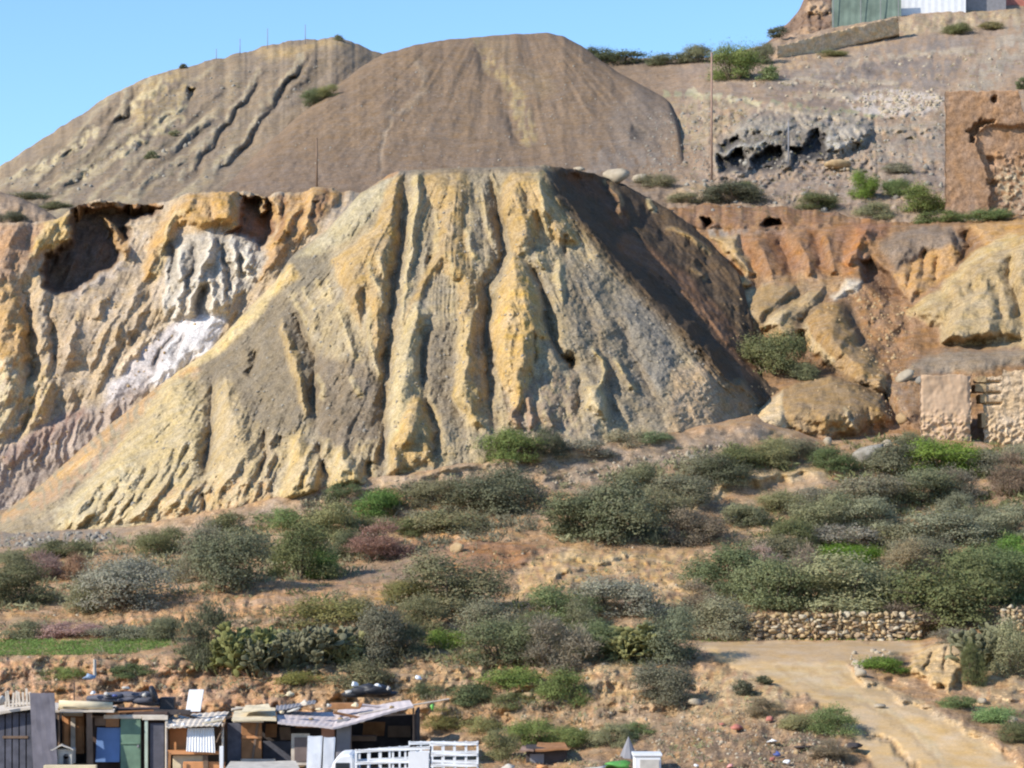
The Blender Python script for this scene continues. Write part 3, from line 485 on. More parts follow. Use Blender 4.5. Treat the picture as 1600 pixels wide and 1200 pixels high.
f.line([(1424, 488), (1470, 458), (1520, 402), (1580, 372)], .8, 12, alb(210, 178, 114), 8, .7)
f.blob([(1472, 512), (1500, 470), (1540, 440), (1560, 480), (1560, 530), (1500, 540), (1474, 534)], 1.6, 14, alb(194, 166, 118), 10, .8)
for pts in [[(1580, 395), (1576, 430), (1590, 470), (1600, 500)], [(1482, 450), (1490, 490)], [(1500, 430), (1505, 465)], [(1520, 420), (1520, 455)], [(1556, 440), (1566, 500)]]: f.line(pts, -.7 if pts[0][0] != 1580 else -2.4, 9 if pts[0][0] != 1580 else 14)
f.blob([(1400, 590), (1440, 560), (1480, 548), (1640, 545), (1640, 560), (1530, 580), (1440, 584)], .3, 8, alb(158, 138, 114), 12, .9)
f.blob([(1390, 600), (1440, 575), (1440, 660), (1400, 665)], .2, 10, alb(176, 140, 104), 14, .7, .3)
s.finish(f, M_TER, (1.0, 5), (10, 0, 5)); BAD = s
# ---- the slope in front: toe of the heap, scrub terraces, track, yard
us = np.concatenate([np.arange(-1000, -30, 20), cols_u(-30, 1640, 2), np.arange(1650, 2700, 20)])
K = [
 [(-400, 1362, 62), (2000, 1362, 62)],
 [(-400, 1215, 87), (1000, 1215, 87), (1100, 1212, 86), (1300, 1210, 86), (1600, 1210, 86), (2000, 1210, 86)],
 [(-400, 1172, 96), (600, 1170, 96), (800, 1160, 95), (1000, 1140, 94), (1150, 1110, 94), (1250, 1100, 94), (1400, 1110, 94), (1600, 1110, 94), (2000, 1110, 94)],
 [(-400, 1095, 98.5), (200, 1090, 98.5), (400, 1085, 98.5), (600, 1080, 98.5), (800, 1072, 98.5), (1000, 1062, 99), (1080, 1052, 100), (1200, 1046, 100.5), (1300, 1040, 101), (1400, 1046, 100), (1600, 1065, 98), (2000, 1065, 98)],
 [(-400, 1026, 101), (0, 1024, 101), (260, 1024, 101), (400, 1035, 101), (600, 1030, 101.5), (800, 1032, 101.5), (1000, 1026, 102), (1080, 1012, 104), (1200, 1012, 104.5), (1320, 1010, 105), (1420, 1020, 104), (1480, 1006, 104), (1600, 1020, 102), (2000, 1020, 102)],
 [(-400, 1003, 108), (0, 1000, 109), (260, 990, 109), (500, 985, 108), (800, 985, 108), (1000, 992, 108), (1100, 1000, 109), (1440, 998, 109.5), (1520, 985, 109), (1600, 978, 108), (2000, 970, 108)],
 [(-400, 980, 110), (0, 975, 111), (150, 975, 111), (260, 962, 111), (500, 955, 111), (800, 950, 111), (1000, 950, 111), (1100, 960, 111.5), (1440, 958, 111.8), (1600, 948, 110.5), (2000, 940, 110)],
 [(-400, 925, 119), (0, 935, 117), (150, 955, 114), (200, 935, 115.5), (300, 915, 117), (400, 905, 118), (500, 918, 117), (600, 925, 116), (700, 940, 115), (850, 935, 115), (1000, 925, 116), (1100, 920, 117), (1300, 915, 119), (1600, 900, 120), (2000, 900, 120)],
 [(-400, 895, 126), (0, 900, 124), (200, 898, 124), (350, 885, 125), (500, 895, 125), (650, 870, 125), (720, 848, 126), (850, 852, 126), (1000, 860, 125.5), (1100, 862, 125.5), (1300, 860, 127), (1600, 840, 129), (2000, 830, 130)],
 [(-400, 862, 140), (0, 856, 138), (200, 848, 136.5), (330, 835, 136), (450, 825, 135), (540, 815, 135), (650, 800, 134), (720, 805, 134), (850, 790, 134.5), (1000, 770, 136), (1060, 800, 134), (1140, 765, 138), (1290, 735, 141), (1400, 760, 139), (1600, 760, 139), (2000, 750, 139)],
 [(p[0], p[1]-2, p[2]-.5) for p in TOE_F if p[0] < 1250]+[(1290, 690, 148), (1400, 686, 148.5), (1500, 690, 148.5), (1600, 705, 148.5), (2000, 705, 148)],
 [(p[0], p[1]-24, p[2]+10) for p in TOE_F if p[0] < 1250]+[(1290, 668, 157), (1400, 660, 158), (1600, 672, 158), (2000, 680, 158)]]
s = Sheet('ground', us, K, [24, 26, 34, 36, 16, 14, 30, 30, 40, 40, 10], sm=15, dsm=2); f = Field(s.U, s.V, alb(198, 150, 98), 6, 24, 101)
U, V = f.U, f.V
f.r += .6*fbm(U/60, V/28, 101, 3)+.10*fbm(U/14, V/9, 104, 3)
# what the soil is
m = sstep(-.2, .5, fbm(U/60, V/30, 111, 4))*.6; f.c = f.c*(1-m[:, None])+alb(168, 134, 98)*m[:, None]
m = sstep(.1, .6, fbm(U/40, V/18, 115, 4))*.5; f.c = f.c*(1-m[:, None])+alb(204, 168, 118)*m[:, None]
f.blob([(-40, 825), (300, 815), (600, 745), (900, 700), (1200, 660), (1200, 690), (1000, 720), (860, 745), (620, 775), (330, 840), (-40, 870)], 0, 10, alb(178, 150, 122), 20, .85)
f.line([(600, 752), (700, 735), (800, 722), (900, 708), (1000, 692)], .3, 9, alb(206, 168, 122), 7, .85, .2)
f.blob([(-40, 835), (100, 828), (180, 832), (160, 850), (-40, 858)], .3, 8, alb(150, 140, 132), 12, .8, .4)
f.blob([(850, 745), (1000, 715), (1150, 690), (1150, 715), (1020, 735), (900, 770), (840, 770)], 0, 12, alb(166, 144, 122), 20, .7)
f.blob([(780, 830), (860, 775), (880, 800), (850, 840)], .2, 10, alb(196, 152, 104), 14, .8)
f.blob([(640, 850), (690, 830), (800, 840), (850, 858), (800, 895), (720, 900), (690, 872)], .3, 14, alb(176, 122, 74), 18, .9)
f.line([(690, 836), (760, 838), (800, 846)], .6, 10, alb(216, 164, 102), 7, .9)
def win(u0, u1, v0, v1, su=40, sv=14): return sstep(u0, u0+su, U)*sstep(u1, u1-su, U)*sstep(v0, v0+sv, V)*sstep(v1, v1-sv, V)
f.r += 1.0*(ridged((U-.4*V)/44, V/26, 121, 3)-.5)*win(760, 1150, 850, 960)
f.blob([(830, 870), (900, 855), (1000, 862), (1105, 860), (1112, 880), (1080, 945), (1030, 960), (1000, 915), (940, 905), (880, 920), (800, 965), (790, 945)], .3, 12, alb(214, 170, 102), 14, .9, .3)
f.blob([(860, 890), (890, 884), (895, 896), (865, 902)], .9, 6, alb(220, 178, 112), 6, .9); f.line([(880, 868), (940, 876), (985, 868)], .7, 8, alb(224, 186, 122), 6, .8)
f.blob([(160, 960), (300, 905), (420, 895), (560, 905), (640, 925), (620, 965), (480, 955), (330, 965), (170, 990)], .4, 12, alb(212, 158, 104), 16, .85, .2)
f.r += .6*(ridged(U/26+.3*fbm(U/40, V/30, 5, 2), V/46, 125, 3)-.5)*win(80, 700, 895, 990)
f.blob([(540, 925), (620, 925), (615, 955), (545, 958)], .4, 8, alb(216, 166, 92), 8, .8, .3)
f.blob([(380, 845), (440, 825), (470, 830), (450, 870), (400, 875)], .5, 14, alb(200, 160, 112), 10, .9)
f.blob([(400, 892), (560, 880), (700, 850), (700, 880), (640, 912), (500, 905)], 0, 14, alb(160, 132, 106), 20, .8)
# pale crest of a mound on the right
f.line([(1045, 808), (1100, 776), (1160, 750), (1230, 738), (1290, 734)], 1.2, 18, alb(206, 172, 120), 13, .95)
f.blob([(1120, 840), (1150, 820), (1220, 815), (1215, 850), (1140, 860)], .6, 14, alb(198, 160, 112), 14, .85)
f.blob([(1150, 790), (1280, 735), (1300, 760), (1260, 800), (1180, 815)], .2, 14, alb(196, 160, 116), 16, .7)
f.line([(1455, 798), (1490, 812), (1525, 825)], .2, 8, alb(214, 178, 128), 6, .9); f.line([(1530, 775), (1600, 782)], .2, 8, alb(208, 170, 124), 7, .9); f.blob([(1425, 885), (1470, 890), (1465, 902), (1430, 898)], 0, 6, alb(220, 190, 150), 6, .9)
f.blob([(1540, 740), (1600, 745), (1600, 790), (1540, 780)], 0, 10, alb(186, 148, 116), 12, .8)
# eroded bank above the yard
f.r += .55*(ridged(U/30+.4*fbm(U/60, V/40, 6, 2), V/44, 131, 3)-.5)*win(-500, 1150, 1012, 1130, 60, 30)
f.blob([(-40, 1030), (260, 1030), (440, 1045), (460, 1110), (-40, 1120)], .2, 10, alb(206, 150, 104), 20, .8, .2)
f.blob([(600, 1040), (760, 1030), (760, 1080), (620, 1085)], .2, 10, alb(208, 166, 112), 16, .8, .3)
f.blob([(900, 1035), (1010, 1030), (1020, 1100), (920, 1095)], .5, 12, alb(216, 178, 122), 16, .85, .2)
f.blob([(1090, 1050), (1170, 1045), (1250, 1080), (1200, 1130), (1080, 1130)], .3, 12, alb(204, 170, 114), 20, .85, .2)
f.blob([(1060, 1130), (1250, 1120), (1330, 1150), (1340, 1230), (900, 1230), (960, 1180)], .2, 12, alb(142, 116, 92), 30, .85, .2)
f.blob([(780, 1100), (1060, 1080), (1080, 1150), (820, 1180)], .2, 10, alb(176, 146, 110), 24, .7, .3)
f.blob([(1430, 1010), (1510, 1000), (1510, 1045), (1480, 1080), (1420, 1050)], 1.2, 12, alb(220, 180, 118), 10, .95); f.line([(1455, 1015), (1448, 1050)], -.6, 5); f.line([(1480, 1015), (1476, 1050)], -.5, 5)
f.blob([(1500, 1040), (1600, 1040), (1600, 1100), (1530, 1105)], .2, 10, alb(204, 168, 118), 14, .8, .3)
# bare track
ROAD = [(1085, 1004), (1200, 1000), (1440, 1002), (1440, 1018), (1330, 1038), (1340, 1062), (1420, 1098), (1510, 1140), (1600, 1196), (1640, 1240), (1390, 1240), (1330, 1150), (1290, 1105), (1180, 1058), (1110, 1030)]
i, P = f.sub(ROAD, 14); d = sdf_poly(P, ROAD); k = sstep(-3, 7, d); i_road, k_road = i, k; f.r[i] *= 1-.97*k
f.c[i] = f.c[i]*(1-k[:, None])+alb(226, 184, 122)*k[:, None]
kb = sstep(-26, -10, d)*sstep(2, -6, d); f.r[i] += .35*kb*(P[:, 1] > 1030)
f.blob([(1095, 1006), (1430, 1004), (1420, 1018), (1320, 1036), (1180, 1036)], 0, 5, alb(200, 164, 118), 10, .8)
for pts in [[(1190, 1052), (1290, 1080), (1370, 1110), (1440, 1160), (1490, 1215)], [(1240, 1040), (1350, 1075), (1470, 1130), (1560, 1190)], [(1215, 1046), (1320, 1085), (1400, 1125), (1460, 1185)], [(1290, 1042), (1420, 1098), (1540, 1160)]]:
    f.line(pts, -.03, 6, alb(194, 158, 106), 5, .45); f.line([(p[0]+9, p[1]-3) for p in pts], .03, 6, alb(214, 184, 132), 5, .45)
f.line([(1335, 1140), (1390, 1160), (1430, 1200), (1450, 1230)], -.5, 8, alb(150, 120, 84), 5, .6)
# yard
f.blob([(-40, 1150), (700, 1150), (760, 1200), (760, 1370), (-40, 1370)], 0, 8, alb(176, 146, 116), 20, .8)
s.finish(f, M_STONY, (0.3, 3), (12, 0, 3)); GRD = s
km = np.zeros(len(f.U)); km[i_road] = k_road; km = km.reshape(s.V.shape); km = (km[:-1, :-1]+km[1:, 1:])*.5 > .5
idx_ = np.zeros(len(s.obj.data.polygons), np.int32); idx_[:km.size] = km.ravel(); s.obj.data.materials.append(M_TRACK); s.obj.data.polygons.foreach_set('material_index', idx_)

# far plain under and behind everything, out to the horizon
X = np.concatenate([-np.geomspace(3000, 120, 12), np.linspace(-100, 100, 9), np.geomspace(120, 3000, 12)]); Yv = np.concatenate([np.linspace(-80, 60, 8), np.linspace(75, 420, 12), np.geomspace(500, 5000, 10)])
XX, YY = np.meshgrid(X, Yv); ZZ = np.interp(YY, [-80, 60, 86, 100, 140, 200, 300, 420, 5000], [-9.5, -9.3, -9.2, -8, -4, 15, 20, 12, -30])+.6*fbm(XX/30, YY/30, 3, 3)
idx = np.arange(XX.size).reshape(XX.shape); q = np.stack([idx[:-1, :-1], idx[:-1, 1:], idx[1:, 1:], idx[1:, :-1]], -1).reshape(-1, 4)
o = mesh_np('terrain', np.stack([XX, YY, ZZ], -1).reshape(-1, 3), q, M_STONY, np.tile(alb(176, 146, 112), (XX.size, 1))); o['kind'] = 'structure'
# ------------------------------------------------------------------ plants
def tag(o, label=None, cat=None, group=None, kind=None):
    if label: o['label'] = label
    if cat: o['category'] = cat
    if group: o['group'] = group
    if kind: o['kind'] = kind
    return o
def empty(name, loc, rz=0):
    o = bpy.data.objects.new(name, None); COL.objects.link(o); o.location = loc; o.rotation_euler = (0, 0, rz); o.empty_display_size = .2; return o
def depth_at(u, v):
    best = None
    for s in SHEETS.values():
        j = int(np.clip(round(np.interp(u, s.us, np.arange(len(s.us)))), 0, len(s.us)-1))
        if u < s.us[0] or u > s.us[-1] or v > s.V[0, j] or v < s.V[-1, j]: continue
        d = s.depth(u, v)
        if best is None or d < best: best = d
    if best is None: best = min((abs(s.V[-1, int(np.clip(round(np.interp(u, s.us, np.arange(len(s.us)))), 0, len(s.us)-1))]-v), s.Dr[-1, int(np.clip(round(np.interp(u, s.us, np.arange(len(s.us)))), 0, len(s.us)-1))]) for s in SHEETS.values())[1]
    return best
def leaf_mat(name, col, trans=.3):
    m, nt, b = node_mat(name, .75, .2); N = nt.nodes.new; L = nt.links.new
    at = N('ShaderNodeAttribute'); at.attribute_name = 'albedo'; oi = N('ShaderNodeObjectInfo')
    mx = N('ShaderNodeMix'); mx.data_type = 'RGBA'; mx.blend_type = 'MULTIPLY'; mx.inputs[0].default_value = 1; mx.inputs[6].default_value = (*col, 1); L(at.outputs['Color'], mx.inputs[7])
    hs = N('ShaderNodeHueSaturation'); L(mx.outputs[2], hs.inputs['Color'])
    for key, lo, hi in (('Value', .78, 1.25), ('Hue', .485, .515), ('Saturation', .75, 1.15)):
        r = N('ShaderNodeMapRange'); r.inputs[3].default_value = lo; r.inputs[4].default_value = hi
        k = N('ShaderNodeMath'); k.operation = 'FRACT'; q = N('ShaderNodeMath'); q.operation = 'MULTIPLY'; q.inputs[1].default_value = {'Value': 1, 'Hue': 7.13, 'Saturation': 3.77}[key]
        L(oi.outputs['Random'], q.inputs[0]); L(q.outputs[0], k.inputs[0]); L(k.outputs[0], r.inputs[0]); L(r.outputs[0], hs.inputs[key])
    L(hs.outputs[0], b.inputs['Base Color'])
    tr = N('ShaderNodeBsdfTranslucent'); L(hs.outputs[0], tr.inputs[0]); ms = N('ShaderNodeMixShader'); ms.inputs[0].default_value = trans
    L(b.outputs[0], ms.inputs[1]); L(tr.outputs[0], ms.inputs[2]); L(ms.outputs[0], nt.nodes['Material Output'].inputs[0]); return m
KIND = {'sage': (.155, .150, .088), 'dark': (.110, .116, .062), 'green': (.115, .145, .054), 'bright': (.104, .160, .036), 'olive': (.165, .155, .070), 'brown': (.180, .140, .096), 'pink': (.250, .160, .130), 'grey': (.180, .165, .122), 'straw': (.270, .215, .120), 'pad': (.170, .172, .084), 'grass': (.115, .175, .042)}
KIND = {k: leaf_mat(k+' foliage', (1.66*c[0], 1.6*c[1], 1.42*c[2])) for k, c in KIND.items()}
M_BARK, _, _b = node_mat('grey bark', .9, .1); _b.inputs['Base Color'].default_value = (.16, .12, .085, 1)
def leaves(cen, nrm, up, ln, wd, shade):
    """quads: centre, normal, long axis, half length, half width"""
    nrm = nrm/np.linalg.norm(nrm, axis=1, keepdims=True); a = up-(up*nrm).sum(1, keepdims=True)*nrm; a /= np.linalg.norm(a, axis=1, keepdims=True)+1e-9; b = np.cross(nrm, a)
    ln = np.reshape(ln, (-1, 1)); wd = np.reshape(wd, (-1, 1))
    co = np.stack([cen-a*ln, cen+b*wd, cen+a*ln, cen-b*wd], 1).reshape(-1, 3); fc = np.arange(len(co)).reshape(-1, 4)
    return co, fc, np.repeat(shade, 4, 0)
def tube_np(p0, p1, r0, r1, n=5):
    p0 = np.array(p0, float); p1 = np.array(p1, float); d = p1-p0; d /= np.linalg.norm(d)+1e-9; a = np.cross(d, [.3, .9, .1]); a /= np.linalg.norm(a); b = np.cross(d, a)
    t = np.arange(n)/n*2*np.pi; ring = np.cos(t)[:, None]*a+np.sin(t)[:, None]*b
    co = np.concatenate([p0+ring*r0, p1+ring*r1]); fc = np.array([[i, (i+1) % n, n+(i+1) % n, n+i] for i in range(n)]); return co, fc
def join_np(parts):
    co = []; fc = []; k = 0
    for c, f_ in parts: co.append(c); fc.append(f_+k); k += len(c)
    return np.concatenate(co), np.concatenate(fc)
def me_of(name, co, fc, cols=None, smooth=False, mat=None):
    o = mesh_np(name, co, fc, mat, cols, smooth); me = o.data; bpy.data.objects.remove(o); return me
def bush_mesh(seed, n, leaf, style):
    r = np.random.default_rng(seed); nl = {'round': 18, 'low': 15, 'spray': 13, 'twig': 12}[style]
    th = r.uniform(0, 2*np.pi, nl); rr = np.sqrt(r.uniform(0, 1, nl))*.37; ht = (1-(rr/.42)**2*.5)*r.uniform(.8, 1.08, nl)
    lr = r.uniform(.09, .23, nl); cz = np.clip(ht-lr*1.05, .15, None)*np.where(np.arange(nl) % 3 == 0, r.uniform(.15, .4, nl), r.uniform(.6, 1.0, nl))
    if style == 'low': cz *= .8
    C = np.stack([rr*np.cos(th), rr*np.sin(th), cz], 1)
    w8 = lr**2; li = r.choice(nl, n, p=w8/w8.sum()); d = r.normal(size=(n, 3)); d /= np.linalg.norm(d, axis=1, keepdims=True); d[:, 2] = np.where(d[:, 2] < -.3, -d[:, 2]*.6, d[:, 2])
    rad = lr[li]*np.clip(r.normal(.92, .14, n), .3, 1.25)*(1+.28*np.sin(5*d[:, 0]+li)*np.sin(6*d[:, 1]+2*li)+.2*np.sin(11*d[:, 2]+3*li))
    P = C[li]+d*rad[:, None]*np.array([1.15, 1.15, 1.2])
    ns = n//5; k = r.integers(0, n, ns); P2 = P[k]+d[k]*r.uniform(.01, .11, (ns, 1))+r.normal(size=(ns, 3))*.012+np.array([0, 0, 1])*r.uniform(0, .06, (ns, 1))
    P = np.concatenate([P, P2]); d = np.concatenate([d, d[k]]); lobe = np.concatenate([li, li[k]])
    keep = P[:, 2] > .0; P = P[keep]; d = d[keep]; lobe = lobe[keep]; m = len(P)
    if style == 'twig': nr = r.normal(size=(m, 3)); up = d+.5*r.normal(size=(m, 3))+[0, 0, .4]; ln = leaf*r.uniform(1.2, 3.2, m); wd = leaf*r.uniform(.18, .4, m)
    elif style == 'spray': nr = d*.5+r.normal(size=(m, 3))*.8; up = d+[0, 0, 1.2]+.4*r.normal(size=(m, 3)); ln = leaf*r.uniform(1., 2.4, m); wd = leaf*r.uniform(.35, .6, m)
    else: nr = d*1.5+r.normal(size=(m, 3))*.6; up = r.normal(size=(m, 3)); ln = leaf*r.uniform(.6, 1.4, m); wd = leaf*r.uniform(.4, .9, m)
    hue = r.uniform(.78, 1.2, (nl, 1))[lobe]*r.uniform(.88, 1.12, (m, 1)); tint = 1+r.normal(size=(m, 3))*[.06, .03, .06]
    co, fc, cl = leaves(P, nr, up, ln, wd, hue*tint)
    st = []
    for i in range(min(nl, 8)):
        a = np.array([C[i, 0]*.15, C[i, 1]*.15, 0]); b = C[i]*[.6, .6, .55]; st += [tube_np(a, b, .018, .012), tube_np(b, C[i], .012, .006)]
        for j in range(2): q_ = r.normal(size=3); q_[2] = abs(q_[2]); q_ /= np.linalg.norm(q_); st.append(tube_np(C[i], C[i]+q_*lr[i]*r.uniform(1.2, 1.7), .006, .002, 4))
        for j in range(3): e = C[i]+r.normal(size=3)*lr[i]*.6; st.append(tube_np(b*.4+C[i]*.6, e, .007, .003, 4))
    co2, fc2 = join_np(st)
    return me_of('foliage', co, fc, cl), me_of('stems', co2, fc2, None, True, M_BARK)
def cactus_mesh(seed):
    r = np.random.default_rng(seed); parts = []; cols = []
    sph = []; n1, n2 = 10, 6
    for j in range(n2+1):
        for i in range(n1): a = i/n1*2*np.pi; p = j/n2*np.pi; sph.append((math.sin(p)*math.cos(a), math.sin(p)*math.sin(a), -math.cos(p)))
    sph = np.array(sph); fcs = np.array([[j*n1+i, j*n1+(i+1) % n1, (j+1)*n1+(i+1) % n1, (j+1)*n1+i] for j in range(n2) for i in range(n1)])
    def pad(base, d, yaw, L, lvl):
        d = d/np.linalg.norm(d); x = np.array([math.cos(yaw), math.sin(yaw), 0]); x -= d*(x@d); x /= np.linalg.norm(x); y = np.cross(d, x)
        c = base+d*L*.5; co = c+sph[:, :1]*x*L*.36+sph[:, 1:2]*y*L*.09+sph[:, 2:]*d*L*.54; parts.append((co, fcs))
        sh = r.uniform(.75, 1.2)*np.ones((len(co), 3)); tip = sstep(.1, .9, sph[:, 2:])*r.uniform(0, 1.0); sh = sh*(1+tip*np.array([1.0, .65, .5])) if lvl > 1 else sh; cols.append(sh)
        if lvl < 5:
            for k in range(r.integers(1, 4) if lvl else 3):
                a = r.uniform(-1.0, 1.0); nd = d*math.cos(a)+x*math.sin(a)+y*r.uniform(-.5, .5)+[0, 0, .25]; b = base+d*L*(.75+.25*math.cos(a))+x*L*.32*math.sin(a)
                if b[2] < 1.0 and np.hypot(b[0], b[1]) < .48: pad(b, nd, yaw+r.uniform(-1, 1), L*r.uniform(.8, .98), lvl+1)
    for i in range(15):
        a = r.uniform(0, 6.28); q = r.uniform(.05, .42); pad(np.array([q*math.cos(a), q*math.sin(a), -.02]), np.array([.5*math.cos(a), .5*math.sin(a), 1.0]), r.uniform(0, 3.1), r.uniform(.14, .20), 0)
    co, fc = join_np(parts); co2, fc2 = join_np([tube_np((0, 0, -.05), (0, 0, .3), .05, .03), tube_np((.15, .1, -.05), (.2, .1, .3), .04, .03), tube_np((-.15, .05, -.05), (-.2, 0, .3), .04, .03)])
    return me_of('pads', co, fc, np.concatenate(cols), True), me_of('stems', co2, fc2, None, True, M_BARK)
PROTO = {'round': [bush_mesh(1, 12000, .0135, 'round'), bush_mesh(2, 12000, .0135, 'round'), bush_mesh(3, 11000, .014, 'round'), bush_mesh(4, 12000, .0135, 'round')],
         'low': [bush_mesh(11, 7000, .0165, 'low'), bush_mesh(12, 7000, .0165, 'low')], 'spray': [bush_mesh(21, 8500, .0135, 'spray'), bush_mesh(22, 8500, .0135, 'spray')],
         'twig': [bush_mesh(31, 7000, .019, 'twig'), bush_mesh(32, 7000, .019, 'twig')], 'small': [bush_mesh(41, 1500, .040, 'round'), bush_mesh(42, 1500, .040, 'round'), bush_mesh(43, 1400, .04, 'spray')],
         'pad': [cactus_mesh(51), cactus_mesh(52), cactus_mesh(53)]}
_cnt = {}
def plant(u, v, wpx, hpx, kind, shape, label, group=None, name='bush', cat='bush', dd=0):
    D = depth_at(u, v)+dd; p = world(u, v, D); sx = wpx/F*D*(1.12 if shape == 'pad' else 1.20); sz = hpx/F*D*(1.04 if shape == 'pad' else 1.42 if shape == 'low' else 1.32)
    k = _cnt[shape] = _cnt.get(shape, -1)+1; fo, st = PROTO[shape][k % len(PROTO[shape])]
    p.z -= .06*sz; p.y += sx*.2
    def mk(nm, me, par):
        o = bpy.data.objects.new(nm, me); COL.objects.link(o); o.parent = par
        if me is fo:
            if not me.materials: me.materials.append(None)
            o.material_slots[0].link = 'OBJECT'; o.material_slots[0].material = KIND[kind]
        return o
    if wpx < 34: root = mk(name, fo, None); root.location = p; root.rotation_euler = (0, 0, random.uniform(0, 6.28))
    else: root = empty(name, p, random.uniform(0, 6.28)); mk('pads' if shape == 'pad' else 'foliage', fo, root); mk('stems', st, root)
    root.scale = (sx, sx, sz); tag(root, label, cat, group); return root
S, R_, W_, T_, L_, C_ = 'small', 'round', 'spray', 'twig', 'low', 'pad'
